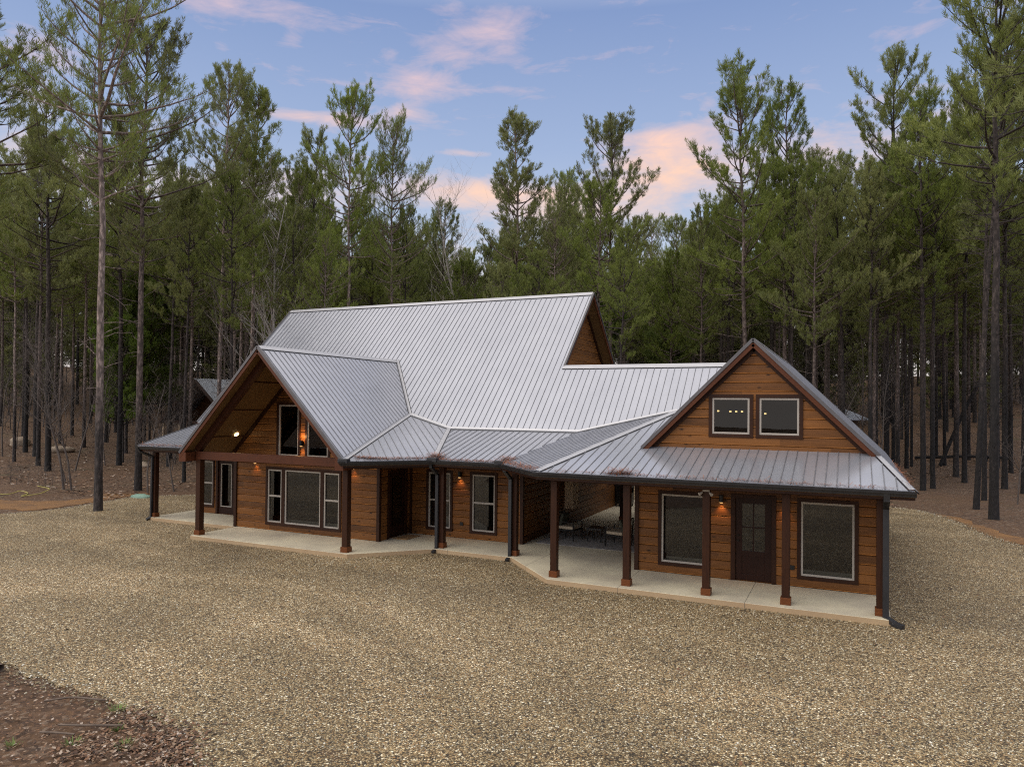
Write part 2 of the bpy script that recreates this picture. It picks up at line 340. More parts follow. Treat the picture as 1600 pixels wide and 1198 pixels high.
def np_mesh(name, V, Fc, mt, n=3):
    me = bpy.data.meshes.new(name); V = np.asarray(V, np.float32); Fc = np.asarray(Fc, np.int32)
    me.vertices.add(len(V)); me.vertices.foreach_set('co', V.ravel())
    me.loops.add(Fc.size); me.loops.foreach_set('vertex_index', Fc.ravel())
    me.polygons.add(len(Fc)); me.polygons.foreach_set('loop_start', np.arange(0, Fc.size, n, dtype=np.int32))
    me.update(calc_edges=True); me.validate()
    if mt: me.materials.append(mt)
    return me
# parts are modelled in world coordinates; par() above cancels their parent's location (empties are unrotated)
# ------------------------------------------------------------------ ground
def sstep(a, b, x):
    t = np.clip((x-a)/(b-a), 0, 1); return t*t*(3-2*t)
def gh(x, y):
    x = np.asarray(x, float); y = np.asarray(y, float)
    d = np.hypot(x+8, y-2)
    far = sstep(42, 150, d)*11
    nz = (np.sin(x*.31+1.3)*np.cos(y*.27+.4)+.6*np.sin(x*.83+y*.57)+.35*np.sin(x*1.9-y*1.3))*.10
    m_ = sstep(30, 42, d)
    berm = .38*np.exp(-(((x+38.0)/3.2)**2+((y-4.6)/1.3)**2))
    return -.15 + far + nz*m_ + berm
gx = np.linspace(-230, 170, 321); gy = np.linspace(-70, 260, 265)
GX, GY = np.meshgrid(gx, gy); V = np.stack([GX, GY, gh(GX, GY)], -1).reshape(-1, 3)
ii = np.arange(len(gy)-1)[:, None]*len(gx)+np.arange(len(gx)-1)[None]
Fq = np.stack([ii, ii+1, ii+1+len(gx), ii+len(gx)], -1).reshape(-1, 4)
me = np_mesh('ground', V, Fq, M_floor, 4); me.shade_smooth()
gr = bpy.data.objects.new('ground', me); COL.objects.link(gr)
tag(gr, 'brown leaf littered forest floor under the pines', kind='structure')
rg = random.Random(5)
def wobble(poly, step=.25, amp=.13, rr=rg):
    out = []
    for i, a in enumerate(poly):
        b = poly[(i+1) % len(poly)]; d = math.dist(a, b); n = max(1, int(d/step)) if d < 30 else 1
        for k in range(n):
            t = k/n; out.append((a[0]+(b[0]-a[0])*t+rr.uniform(-amp, amp), a[1]+(b[1]-a[1])*t+rr.uniform(-amp, amp)))
    return out
GP = [(-62,-30), (-46,-7), (-36,-1.0), (-31.1,.07), (-30.6,1.3), (-30.4,2.5), (-30.9,4.5), (-31.2,5.9), (-30.6,6.9), (-29.2,8.2), (-27.6,10), (-27,14), (-25,20), (-12,22.5), (-3,21.6), (1.1,20.3), (2.1,19.6), (2.9,17.8), (3.4,15.2), (3.6,13.8), (4.1,12.3),
      (5.0,11.2), (7,9), (12,4), (20,-6), (20,-40), (-5,-40), (-6.6,-11.9), (-7.6,-11.0), (-8.12,-10.65), (-8.75,-10.4), (-8.95,-10.1), (-9.4,-9.98), (-10.1,-9.94), (-11,-9.8), (-12,-9.8), (-12.9,-9.8), (-14,-9.6), (-16,-9.9), (-20,-13), (-26,-30)]
g = MB(); g.prism(wobble(GP), -.3, -.12)
tag(g.build('gravel_drive', M_gravel), 'tan pea gravel drive in front of the cabin', kind='structure')
SP = [(-41,1.6), (-37,1.4), (-33,1.0), (-31.3,1.2), (-31.0,2.5), (-31.4,4.5), (-31.7,6.0), (-31.5,7.6), (-33,6.8), (-35,5.2), (-37.5,3.9), (-41,3.4)]
g = MB(); g.prism(wobble(SP, .3, .16), -.3, -.128)
tag(g.build('straw_ground', M_straw), 'orange pine straw strip at the left gravel edge', kind='structure')
SP2 = [(2.6,18.9), (3.2,17.2), (3.6,15.2), (3.9,13.2), (4.6,12.1), (5.6,10.6), (6.4,10.8), (5.6,12.4), (4.5,14.2), (4.0,16.2), (3.5,18.2)]
g = MB(); g.prism(wobble(SP2, .3, .2), -.3, -.132)
tag(g.build('straw_ground', M_straw), 'orange pine straw strip at the right gravel edge', kind='structure')

# ------------------------------------------------------------------ the cabin
cabin = empty('log_cabin', (-10, 3, -.15))
tag(cabin, 'large rustic log sided cabin with grey metal roofs on the gravel clearing', 'cabin')
def P(a, b, c): return (a, b, c)           # z = a x + b y + c
def pz(p, x, y): return p[0]*x+p[1]*y+p[2]
def sub(p, q): return (p[0]-q[0], p[1]-q[1], p[2]-q[2])
def clip(poly, h):                          # keep h >= 0
    out = []
    for i, a in enumerate(poly):
        b = poly[(i+1) % len(poly)]; fa, fb = pz(h, *a), pz(h, *b)
        if fa >= 0: out.append(a)
        if (fa > 0) != (fb > 0) and abs(fa-fb) > 1e-12:
            t = fa/(fa-fb); out.append((a[0]+(b[0]-a[0])*t, a[1]+(b[1]-a[1])*t))
    o2 = []
    for q in out:
        if not o2 or math.dist(q, o2[-1]) > 1e-5: o2.append(q)
    if len(o2) > 1 and math.dist(o2[0], o2[-1]) < 1e-5: o2.pop()
    return o2
def rect(x0, x1, y0, y1): return [(x0,y0),(x1,y0),(x1,y1),(x0,y1)]
XL, XR = -25.45, -9.95; xG, zG, pG = -17.31, 6.14, 1.02; yGr = -.32; xS, zS, pS = -2.867, 6.115, .9967; yS = 1.70
YR, ZR, YC = 10.083, 8.884, 6.9; pM = .9692
main = P(0, pM, ZR-pM*YR); mbk = P(0, -pM, ZR+pM*YR); low = P(0, .27, 2.72-.27*1.52)
zc = pz(main, 0, YC); cbk = P(0, -pM, zc+pM*YC)
Rr = P(0, .27, 2.72+.27*.37)
def lowplane(x0, y0, nx, ny): return P(.27*nx, .27*ny, 2.72-.27*(nx*x0+ny*y0))
Cc = lowplane(-7.86, -.37, .702, .713); Nn = lowplane(-12.04, 1.52, -.70, .714)
gL = P(pG, 0, zG-pG*xG); gR = P(-pG, 0, zG+pG*xG); sL = P(pS, 0, zS-pS*xS); sR = P(-pS, 0, zS+pS*xS)
EAVE = P(0, 0, 2.72)
def region(r, *hs):
    for h in hs: r = clip(r, h)
    return r
faces = []   # (plane, polygon)
faces.append((main, region(rect(XL, xG, 3, YR), sub(main, gL), sub(main, low))))
faces.append((main, region(rect(xG, XR, 3, YR), sub(main, gR), sub(main, low), sub(main, Nn), sub(main, Cc))))
_a, _b, _c = sub(Cc, Rr); HT = -8.0
_d = sub(Cc, main); _det = _a*_d[1]-_d[0]*_b; HT = (-_c*_d[1]+_d[2]*_b)/_det      # x where the hip meets the main slope
faces.append((main, region(rect(XR, HT, 3, YC), sub(main, Cc), sub(main, sL))))
faces.append((main, region(rect(HT, -3, 3, YC), sub(main, Rr), sub(main, sL))))
faces.append((low, region(rect(-25.1, xG, 1.52, 8), sub(low, main), sub(low, gL))))
faces.append((low, region(rect(xG, -7, 1.52, 8), sub(low, main), sub(low, gR), sub(low, Nn), sub(low, Cc))))
faces.append((Nn, region(rect(xG, -10, -2, 8), sub(Nn, gR), sub(Nn, main), sub(Nn, low), sub(Nn, EAVE))))
faces.append((Cc, region(rect(-10.5, -4, -2, 7), sub(Cc, EAVE), sub(Rr, Cc), sub(Cc, main), sub(Cc, low), sub(Cc, sL))))
faces.append((Rr, region(rect(-8.2, 1, -.37, 1.93), sub(Cc, Rr), sub(sR, Rr))))
faces.append((Rr, region(rect(-8.2, -3, 1.93, 7), sub(Cc, Rr), sub(Rr, main), sub(Rr, sL))))
faces.append((sR, region(rect(xS, 1, yS, 13.2), sub(sR, EAVE))))
faces.append((sR, region(rect(xS, 1, -.37, yS), sub(sR, EAVE), sub(Rr, sR))))
faces.append((sL, region(rect(-7, xS, yS, 5.3), sub(sL, Rr))))
faces.append((sL, region(rect(-7, xS, 5.3, YC), sub(sL, main))))
faces.append((sL, region(rect(-7, xS, YC, 13.2), sub(sL, cbk), sub(sL, EAVE))))
faces.append((cbk, region(rect(XR, -3, YC, 8.6), sub(cbk, sL))))
lb = P(0, -.27, pz(cbk, 0, 8.6)+.27*8.6)
faces.append((lb, region(rect(XR, -5.5, 8.6, 11.2), sub(lb, sL))))  # unseen rear roof piece, added to dim the breezeway
faces.append((gR, region(rect(xG, -12, yGr, 8), sub(gR, main), sub(gR, Nn), sub(gR, low), sub(gR, P(0,0,2.74)))))
faces.append((gL, region(rect(-22, xG, yGr, 8), sub(gL, main), sub(gL, low), sub(gL, P(0,0,2.74)))))
faces.append((mbk, rect(XL, XR, YR, 16.3)))
faces = [(p, q) for p, q in faces if len(q) > 2]
def slab(mb, pl, poly, t0, t1):
    n = len(poly)
    mb.add([(x, y, pz(pl, x, y)+t1) for x, y in poly]+[(x, y, pz(pl, x, y)+t0) for x, y in poly],
           [tuple(range(n)), tuple(range(n, 2*n))[::-1]]+[(i, n+i, n+(i+1)%n, (i+1)%n) for i in range(n)])
def ribs(mb, pl, poly, sp=.2286, wd=.026, h=.016):
    gl = math.hypot(pl[0], pl[1]); s = (pl[0]/gl, pl[1]/gl); t = (-s[1], s[0])
    ts = [q[0]*t[0]+q[1]*t[1] for q in poly]; k0 = math.ceil(min(ts)/sp)
    nv = Vector((-pl[0], -pl[1], 1)).normalized()
    for k in range(k0, int(max(ts)/sp)+1):
        c = k*sp; pts = []
        for i, a in enumerate(poly):
            b = poly[(i+1) % len(poly)]; fa, fb = a[0]*t[0]+a[1]*t[1]-c, b[0]*t[0]+b[1]*t[1]-c
            if (fa > 0) != (fb > 0):
                u = fa/(fa-fb); pts.append((a[0]+(b[0]-a[0])*u, a[1]+(b[1]-a[1])*u))
        if len(pts) != 2 or math.dist(*pts) < .08: continue
        p, q = [Vector((x, y, pz(pl, x, y)+.002)) for x, y in pts]
        T = Vector((t[0], t[1], pl[0]*t[0]+pl[1]*t[1])).normalized()
        vs = []
        for e in (p, q): vs += [e-T*wd/2-nv*.004, e-T*wd*.28+nv*h, e+T*wd*.28+nv*h, e+T*wd/2-nv*.004]
        mb.add(vs, [(0,1,5,4),(1,2,6,5),(2,3,7,6),(0,3,2,1),(4,5,6,7)])
rf = MB()
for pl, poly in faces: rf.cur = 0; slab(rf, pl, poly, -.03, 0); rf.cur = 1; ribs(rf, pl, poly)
roof = rf.build('roof', [M_roof, M_rib_shade], cabin)
sf = MB()
for pl, poly in faces:
    cx = sum(q[0] for q in poly)/len(poly); cy = sum(q[1] for q in poly)/len(poly)
    slab(sf, pl, [(cx+(x-cx)*.998, cy+(y-cy)*.998) for x, y in poly], -.15, -.035)
sf.build('soffit', M_soffit, cabin)
def meet(p, q, x=None, y=None):
    a, b, c = sub(p, q)
    if x is not None: return (x, -(c+a*x)/b)
    return (-(c+b*y)/a, y)
def meet3(p, q, r_):
    a1, b1, c1 = sub(p, q); a2, b2, c2 = sub(p, r_); d = a1*b2-a2*b1
    return ((-c1*b2+c2*b1)/d, (-a1*c2+a2*c1)/d)
cp = MB()
def cap(pa, pb, A, B, wd=.15, lift=.034):
    p = Vector((*pa, pz(A, *pa))); q = Vector((*pb, pz(A, *pb))); d = (q-p).normalized()
    for pl, sg in ((A, 1), (B, -1)):
        nv = Vector((-pl[0], -pl[1], 1)).normalized(); e = d.cross(nv).normalized()
        mx, my = (p.x+q.x)/2, (p.y+q.y)/2; other = B if pl is A else A
        m1 = (mx+e.x*.1, my+e.y*.1)
        dd = pz(pl, *m1)-pz(other, *m1)
        # choose the side on which this plane is the visible one
        vis = dd > 0 if cap.valley else dd < 0
        if not vis: e = -e
        L = Vector((0, 0, lift)); vs = [p+L, q+L, q+e*wd+nv*lift*.9, p+e*wd+nv*lift*.9, q+e*(wd+.02)+nv*.002, p+e*(wd+.02)+nv*.002]
        cp.cur = 0; cp.add(vs[:4], [(0,1,2,3)]); cp.cur = 1; cp.add(vs[2:], [(1,0,2,3)])
cap.valley = False
cap((XL, YR), (XR, YR), main, mbk, .17)
cap((XR, YC), meet(main, sL, y=YC), main, cbk, .17)
gtop = meet(gR, main, x=xG) if abs(gR[0]) < 1e-9 else (xG, (pz(gR, xG, 0)-main[2])/main[1])
cap((xG, yGr), gtop, gR, gL, .14)
cap((xS, yS), (xS, 13.2), sR, sL, .14)
hipE1 = (-7.86, -.37); hiptop = meet3(Cc, Rr, main); cap(hipE1, hiptop, Cc, Rr, .12)
hipR0 = meet(sR, Rr, y=yS); hipR1 = meet(sR, Rr, y=-.37); cap(hipR0, hipR1, sR, Rr, .10)
cap.valley = True
v1 = meet3(gR, main, Nn); cap(gtop, v1, gR, main, .07)
v0 = meet3(gR, Nn, EAVE); cap(v1, v0, gR, Nn, .07)
v2 = meet3(main, Nn, low); cap(v1, v2, main, Nn, .08)
v3 = meet3(Nn, low, EAVE); cap(v2, v3, Nn, low, .07)
v4 = meet3(main, low, Cc); cap(v2, v4, main, low, .08)
cap(v4, hiptop, main, Cc, .08)
v5 = meet3(low, Cc, EAVE)
cap.valley = False
cp.build('ridge_cap', [M_cap, M_dark], cabin)

# rake boards: wooden fascia below, dark metal trim above
def rake(pts, side, fas, trm):
    for (p, q) in zip(pts[:-1], pts[1:]):
        p, q = Vector(p), Vector(q); o = Vector(side)
        fas.bar(p+o*.02+Vector((0,0,-.13)), q+o*.02+Vector((0,0,-.13)), .04, .13)
        trm.bar(p+o*.030+Vector((0,0,-.016)), q+o*.030+Vector((0,0,-.016)), .07, .08)
fas = MB(); trm = MB()
def p3(pl, x, y): return (x, y, pz(pl, x, y))
ap = (xG, yGr, zG)
rake([p3(gL, xG-3.333, yGr), ap, p3(gR, xG+3.333, yGr)], (0,-1,0), fas, trm)
sa = (xS, yS, zS); sfl = meet(sL, Rr, y=yS); sfr = meet(sR, Rr, y=yS)
rake([(sfl[0]+.02, yS, pz(sL, *sfl)+.03), sa, (sfr[0]-.02, yS, pz(sR, *sfr)+.03)], (0,-1,0), fas, trm)
rake([p3(main, XR, YC), (XR, YR, ZR), p3(mbk, XR, 15.8)], (1,0,0), fas, trm)
rake([p3(main, XL, 4.6), (XL, YR, ZR), p3(mbk, XL, 15.8)], (-1,0,0), fas, trm)
rake([p3(low, -25.1, 1.53), p3(low, -25.1, 4.57)], (-1,0,0), fas, trm)
rake([(xS, 13.2, zS), p3(sR, .5, 13.2)], (0,1,0), fas, trm)
for sgn in (-1, 1):      # boxed returns of the left gable
    x0 = xG+sgn*3.05; xa, xb = sorted((x0, xG+sgn*3.36)); fas.box(xa, xb, yGr-.035, .12, 2.44, 2.74)
each(fas, 'rake_board', M_fascia, cabin); each(trm, 'rake_trim', M_rake, cabin)

# gutters
def sweep(mb, path, prof):
    n = len(path); rings = []
    for i, p in enumerate(path):
        d0 = Vector(path[i])-Vector(path[i-1]) if i else Vector(path[1])-Vector(path[0])
        d1 = Vector(path[i+1])-Vector(path[i]) if i < n-1 else d0
        d0.normalize(); d1.normalize(); nn = Vector((d0.y, -d0.x)) + Vector((d1.y, -d1.x)); nn.normalize()
        k = 1/max(.3, nn.dot(Vector((d0.y, -d0.x))))
        rings.append([(p[0]+nn.x*a*k, p[1]+nn.y*a*k, b) for a, b in prof])
    m_ = len(prof); vs = [v for r_ in rings for v in r_]; fs = []
    for i in range(n-1):
        for j in range(m_): fs.append((i*m_+j, i*m_+(j+1)%m_, (i+1)*m_+(j+1)%m_, (i+1)*m_+j))
    fs += [tuple(range(m_)), tuple(range((n-1)*m_, n*m_))[::-1]]
    mb.add(vs, fs)
gprof = [(-.005,2.59), (.075,2.59), (.085,2.62), (.115,2.66), (.125,2.715), (.105,2.715), (.095,2.67), (.0,2.635)]
E4 = (v0[0], v0[1]); gut = MB()
sweep(gut, [(xG+3.34, yGr-.02), E4, (-12.04,1.52), (-9.78,1.52), (-7.86,-.37), (.57,-.37)], gprof)
ga = gut.build('gutter', M_dark, cabin)
gut = MB(); sweep(gut, [(-25.12,1.52), (-20.75,1.52)], gprof); gut.build('gutter', M_dark, cabin)
fb = MB(); sweep(fb, [(xG+3.3, yGr+.0), E4, (-12.04,1.52), (-9.78,1.52), (-7.86,-.37), (.55,-.37)], [(-.03,2.52),(-.007,2.52),(-.007,2.70),(-.03,2.70)])
sweep(fb, [(-25.1,1.52), (-20.75,1.52)], [(-.03,2.52),(-.007,2.52),(-.007,2.70),(-.03,2.70)])
fb.build('eave_board', M_trim, cabin)
# dark corner boxes on the gutter
for (x, y) in ((-12.04,1.42), (-9.78,1.42), (-13.95,-.36)):
    b = MB(); b.box(x-.17, x+.17, y-.05, y+.12, 2.66, 2.79); b.build('gutter_corner', M_dark, cabin, .01)

# walls: log courses with window openings
PROF = [(0, -.004), (.035, .004), (.07, -.014), (.12, -.020), (.5, -.022), (.93, -.018), (1, -.010)]
def wall(mb, axis, pos, a0, a1, z0, z1, holes=(), side=-1, lim=None, prof=True):
    """a wall in a plane; axis 0 runs along x (pos is y), axis 1 along y (pos is x); lim(z) gives the a-range of a gable"""
    zs = {z0, z1}
    k = math.floor(z0/BH)
    while k*BH < z1:
        for t, _ in PROF:
            z = (k+t)*BH
            if z0 < z < z1: zs.add(round(z, 5))
        k += 1
    for h in holes: zs |= {h[2], h[3]}
    zs = sorted(z for z in zs if z0 <= z <= z1)
    def off(z):
        if not prof: return 0
        t = ((z+1e-5)/BH) % 1
        for (t0, o0), (t1, o1) in zip(PROF[:-1], PROF[1:]):
            if t0 <= t <= t1: return o0+(o1-o0)*(t-t0)/(t1-t0)
        return 0
    for za, zb in zip(zs[:-1], zs[1:]):
        if zb-za < 1e-4: continue
        zm = (za+zb)/2; cuts = sorted([(h[0], h[1]) for h in holes if h[2] <= zm <= h[3]])
        segs = []; cur = None
        la0, la1 = (lim(za) if lim else (a0, a1)); lb0, lb1 = (lim(zb) if lim else (a0, a1))
        la0, la1, lb0, lb1 = max(la0, a0), min(la1, a1), max(lb0, a0), min(lb1, a1)
        if la1 <= la0: continue
        if lb1 < lb0: lb0 = lb1 = (lb0+lb1)/2
        edges = [(la0, lb0)]
        for c0, c1 in cuts: edges += [(c0, c0), (c1, c1)]
        edges.append((la1, lb1))
        for (s0, s0b), (s1, s1b) in zip(edges[0::2], edges[1::2]):
            if s1 <= s0: continue
            oa, ob = side*-off(za), side*-off(zb)
            if axis == 0: vs = [(s0, pos+oa, za), (s1, pos+oa, za), (s1b, pos+ob, zb), (s0b, pos+ob, zb)]
            else: vs = [(pos+oa, s0, za), (pos+oa, s1, za), (pos+ob, s1b, zb), (pos+ob, s0b, zb)]
            f = (0,1,2,3)
            if (axis == 0) == (side > 0): f = f[::-1]
            mb.add(vs, [f])
# openings in x0,x1,z0,z1
OR = [(-5.18,-4.08,.30,2.07), (-1.735,-.57,.30,2.08), (-3.30,-2.43,.02,2.10)]
OS = [(-3.88,-2.98,3.72,4.62), (-2.72,-1.81,3.72,4.62)]
OG = [(-18.91,-18.31,.29,2.08), (-18.14,-16.63,.28,2.09), (-16.46,-15.85,.28,2.07)]
OU = [(-18.45,-17.60,2.60,4.31), (-17.19,-16.34,2.60,4.31)]
OM = [(-13.50,-12.68,.29,2.10), (-11.83,-11.03,.29,2.10)]
OL = [(-24.08,-23.50,.34,2.04), (-23.20,-22.37,.02,2.08)]
wf = MB()
wall(wf, 0, 1.90, -5.87, .0, 0, 2.95, OR)
wall(wf, 0, 1.90, -5.87, .1, 2.95, 6.0, OS, lim=lambda z: (xS-(zS-.14-z)/pS, xS+(zS-.14-z)/pS))
wall(wf, 0, 1.88, -20.41, -14.27, 0, 2.5, OG)
wall(wf, 0, 1.88, -20.6, -14.0, 2.5, 6.0, OU, lim=lambda z: (xG-(zG-.14-z)/pG, xG+(zG-.14-z)/pG))
wall(wf, 0, 3.66, -14.27, -10.06, 0, 3.15, OM)
wall(wf, 0, 3.66, -24.3, -20.41, 0, 3.15, OL)
wall(wf, 0, 12.9, -5.87, .0, 0, 6.0, (), 1, lambda z: (xS-(zS-.14-z)/pS, xS+(zS-.14-z)/pS))
wall(wf, 0, 16.0, -24.3, -10.06, 0, 3.0, (), 1)
wf.build('wall', M_log, cabin)
ws = MB()
wall(ws, 1, -14.27, 1.88, 3.66, 0, 2.95, [(2.42,3.33,.02,2.12)], 1)
wall(ws, 1, -20.41, 1.88, 3.66, 0, 2.95, (), -1)
wall(ws, 1, -10.06, 3.66, 16, 0, 3.3, (), 1)
wall(ws, 1, -24.3, 3.66, 16, 0, 8.5, (), -1, lambda z: (YR-(ZR-.14-z)/pM if z > 3.4 else 3.66, YR+(ZR-.14-z)/pM if z > 3.4 else 16))
wall(ws, 1, -10.42, 3.66, 16, 3.3, 8.7, (), 1, lambda z: (YR-(ZR-.14-z)/pM, YR+(ZR-.14-z)/pM))
wall(ws, 1, -5.87, 1.9, 12.9, 0, 2.95, (), -1)
wall(ws, 1, .0, 1.9, 12.9, 0, 2.95, (), 1)
ws.build('wall', M_log_side, cabin)
# floors and inner partitions so that rooms are closed
rm = MB()
for x0, x1, y0, y1 in ((-5.8,-.08,2.0,12.8), (-24.2,-14.35,3.75,15.9), (-20.3,-14.36,1.97,3.75), (-14.35,-10.2,3.75,15.9)):
    rm.box(x0, x1, y0, y1, -.1, .012)
rm.box(-5.8, -.08, 5.4, 5.5, .0, 2.7); rm.box(-5.8, -.08, 2.1, 12.6, 2.62, 2.72); rm.box(-4.6, -1.1, 5.6, 5.7, 2.72, 4.1)
rm.box(-24.2, -14.35, 9.0, 9.1, 0, 7.6); rm.box(-14.3, -10.5, 7.6, 7.7, 0, 5.9)
rm.build('interior', M_room, cabin)
# corner boards
cb = MB()
def cbd(x, y, z1, wx=.11, wy=.11): cb.box(x-wx/2, x+wx/2, y-wy/2, y+wy/2, 0.001, z1)
cbd(-5.86,1.885,2.95); cbd(.0,1.885,2.95); cbd(-20.41,1.865,2.5); cbd(-14.27,1.865,2.8); cbd(-10.06,3.645,3.1); cbd(-24.3,3.645,3.1); cbd(-14.2,3.63,3.0,.07,.07)
for (xs, ys, za, pl_, pr) in ((xS,1.862,zS,sL,pS), (xG,1.842,zG,gL,pG)):
    for sg in (-1, 1):
        hgt = 2.75 if xs == xS else 3.2
        cb.bar((xs+sg*hgt, ys, za-.24-pr*hgt), (xs, ys, za-.24), .05, .13)
cb.bar((-10.375, YR-2.6, ZR-.24-pM*2.6), (-10.375, YR, ZR-.24), .05, .13); cb.bar((-10.375, YR+2.6, ZR-.24-pM*2.6), (-10.375, YR, ZR-.24), .05, .13)
each(cb, 'corner_board', M_trim, cabin)

# windows
def frame_boxes(mb, x0, x1, z0, z1, y0, y1, wd):
    mb.box(x0, x1, y0, y1, z0, z0+wd); mb.box(x0, x1, y0, y1, z1-wd, z1)
    mb.box(x0, x0+wd, y0, y1, z0+wd, z1-wd); mb.box(x1-wd, x1, y0, y1, z0+wd, z1-wd)
def window(o, y, trim=.11, split=False, glass=None, extra=None, tb=None):
    x0, x1, z0, z1 = o
    mb = MB(); frame_boxes(mb, x0-.012, x1+.012, z0-.012, z1+.012, y-.028, y+.05, .048)
    if split: zm = (z0+z1)/2; mb.box(x0+.03, x1-.03, y-.022, y+.045, zm-.03, zm+.03)
    wdw = mb.build('window', M_frame, cabin, .004)
    gm = MB(); gm.add([(x0+.03, y+.018, z0+.03), (x1-.03, y+.018, z0+.03), (x1-.03, y+.018, z1-.03), (x0+.03, y+.018, z1-.03)], [(0,1,2,3)])
    go = gm.build('glass', glass or M_glass); par(go, wdw)
    return wdw
def trimset(x0, x1, z0, z1, y, ins=None, wd=.10):
    mb = MB(); frame_boxes(mb, x0-wd, x1+wd, z0-wd, z1+wd, y-.05, y+.03, wd-.012)
    for a, b in ins or (): mb.box(a, b, y-.047, y+.03, z0-.012, z1+.012)
    return mb.build('window_trim', M_trim, cabin, .005)
for o in OR[:2]: window(o, 1.9); trimset(*o, 1.9)
for o in OS: window(o, 1.9, glass=M_glass_up); trimset(*o, 1.9)
window(OG[0], 1.88, split=True); window(OG[1], 1.88); window(OG[2], 1.88, split=True)
trimset(-18.91, -15.85, .28, 2.09, 1.88, [(-18.298,-18.152), (-16.618,-16.472)])
for o in OU: window(o, 1.88, glass=M_glass_up)
trimset(-18.45, -17.60, 2.6, 4.31, 1.88); trimset(-17.19, -16.34, 2.6, 4.31, 1.88)
for o in OM: window(o, 3.66, split=True); trimset(*o, 3.66)
window(OL[0], 3.66, split=True); trimset(*OL[0], 3.66)
# blinds, curtains and room lights behind the glass
bl = MB()
for k in range(26): bl.box(-11.35, -11.06, 3.76, 3.78, .36+k*.066, .36+k*.066+.045)
bl.build('window_blind', M_blind, cabin)
bl = MB()
for k in range(26): bl.box(-13.46, -12.72, 3.76, 3.78, .36+k*.066, .36+k*.066+.05)
bl.build('window_blind', M_curtain, cabin)
def lamp_row(pts, par_name='room_light', r_=.024):
    for p in pts:
        b = MB(); b.cyl((p[0]-r_, p[1], p[2]), (p[0]+r_*1.2, p[1], p[2]), r_, r_*.8, 10); b.build(par_name, M_room_bulb, cabin)
lamp_row([(-4.12+.0, 4.2, 4.28), (-3.78, 4.2, 4.27), (-3.62, 4.2, 4.27), (-3.46, 4.2, 4.27), (-2.83, 4.2, 4.22)])
lamp_row([(-20.35, 5.6, 4.13)], r_=.06)
fu = MB(); fu.box(-18.9, -18.1, 3.2, 4.0, 2.5, 3.3); fu.box(-19.6, -16.3, 3.6, 3.7, 2.4, 2.9); fu.build('loft_furniture', M_curtain, cabin)
# doors
def door_front(x0, x1, z0, z1, y, panes=(2,2), glass=(.18,.14,.72,.14), knob=-1):
    mb = MB(); w_ = x1-x0
    gx0, gx1, gz0, gz1 = x0+.16, x1-.16, z0+.75, z1-.14
    if panes is None: gx0, gx1, gz0, gz1 = x0+.15, x1-.15, z0+.30, z1-.12
    yy = y+.02
    mb.box(x0, gx0, yy-.02, yy+.03, z0, z1); mb.box(gx1, x1, yy-.02, yy+.03, z0, z1)
    mb.box(gx0, gx1, yy-.02, yy+.03, gz1, z1); mb.box(gx0, gx1, yy-.02, yy+.03, gz0-.14, gz0)
    mb.box(gx0, gx1, yy-.02, yy+.03, z0, z0+.16); mb.box(gx0, gx1, yy-.004, yy+.02, z0+.16, gz0-.14)
    if panes:
        mb.box((gx0+gx1)/2-.016, (gx0+gx1)/2+.016, yy-.016, yy+.02, gz0, gz1); zm = (gz0+gz1)/2; mb.box(gx0, gx1, yy-.014, yy+.02, zm-.016, zm+.016)
    d = mb.build('door', M_door, cabin, .004)
    gm = MB(); gm.add([(gx0, yy+.006, gz0), (gx1, yy+.006, gz0), (gx1, yy+.006, gz1), (gx0, yy+.006, gz1)], [(0,1,2,3)]); par(gm.build('glass', M_glass), d)
    if panes is None:
        fm = MB(); frame_boxes(fm, gx0-.02, gx1+.02, gz0-.02, gz1+.02, yy-.03, yy+.02, .03); par(fm.build('glass_frame', M_frame), d)
    kb = MB(); xk = x0+.07 if knob < 0 else x1-.07; kb.cyl((xk, yy-.02, z0+1.0), (xk, yy-.07, z0+1.0), .012, .03, 10); k2 = MB(); k2.cyl((xk, yy-.02, z0+1.13), (xk, yy-.045, z0+1.13), .025, .025, 10); par(k2.build('deadbolt', M_knob), d)
    par(kb.build('handle', M_knob), d)
    tm = MB(); tw = .11
    tm.box(x0-tw, x0-.002, y-.05, y+.03, .002, z1+.09); tm.box(x1+.002, x1+tw, y-.05, y+.03, .002, z1+.09); tm.box(x0-.002, x1+.002, y-.047, y+.03, z1+.002, z1+.09)
    tm.build('door_frame', M_trim, cabin, .005); return d
door_front(-3.30, -2.43, .02, 2.10, 1.90)
door_front(-23.20, -22.37, .02, 2.08, 3.66, None, knob=1)
# entry door in the side of the left wing, facing right
mb = MB(); X0 = -14.27
mb.box(X0-.03, X0+.0, 2.42, 2.58, .02, 2.12); mb.box(X0-.03, X0, 3.17, 3.33, .02, 2.12); mb.box(X0-.03, X0, 2.58, 3.17, .02, .35); mb.box(X0-.03, X0, 2.58, 3.17, 1.98, 2.12)
d = mb.build('door', M_door, cabin); gm = MB(); gm.add([(X0-.015,2.58,.35),(X0-.015,3.17,.35),(X0-.015,3.17,1.98),(X0-.015,2.58,1.98)], [(0,1,2,3)]); par(gm.build('glass', M_glass), d)
kb = MB(); kb.cyl((X0, 3.25, 1.0), (X0+.06, 3.25, 1.0), .012, .03, 10); par(kb.build('handle', M_knob), d)
tm = MB(); tm.box(X0-.02, X0+.04, 2.30, 2.418, .002, 2.23); tm.box(X0-.02, X0+.04, 3.332, 3.45, .002, 2.23); tm.box(X0-.02, X0+.037, 2.418, 3.332, 2.122, 2.23); tm.build('door_frame', M_trim, cabin)
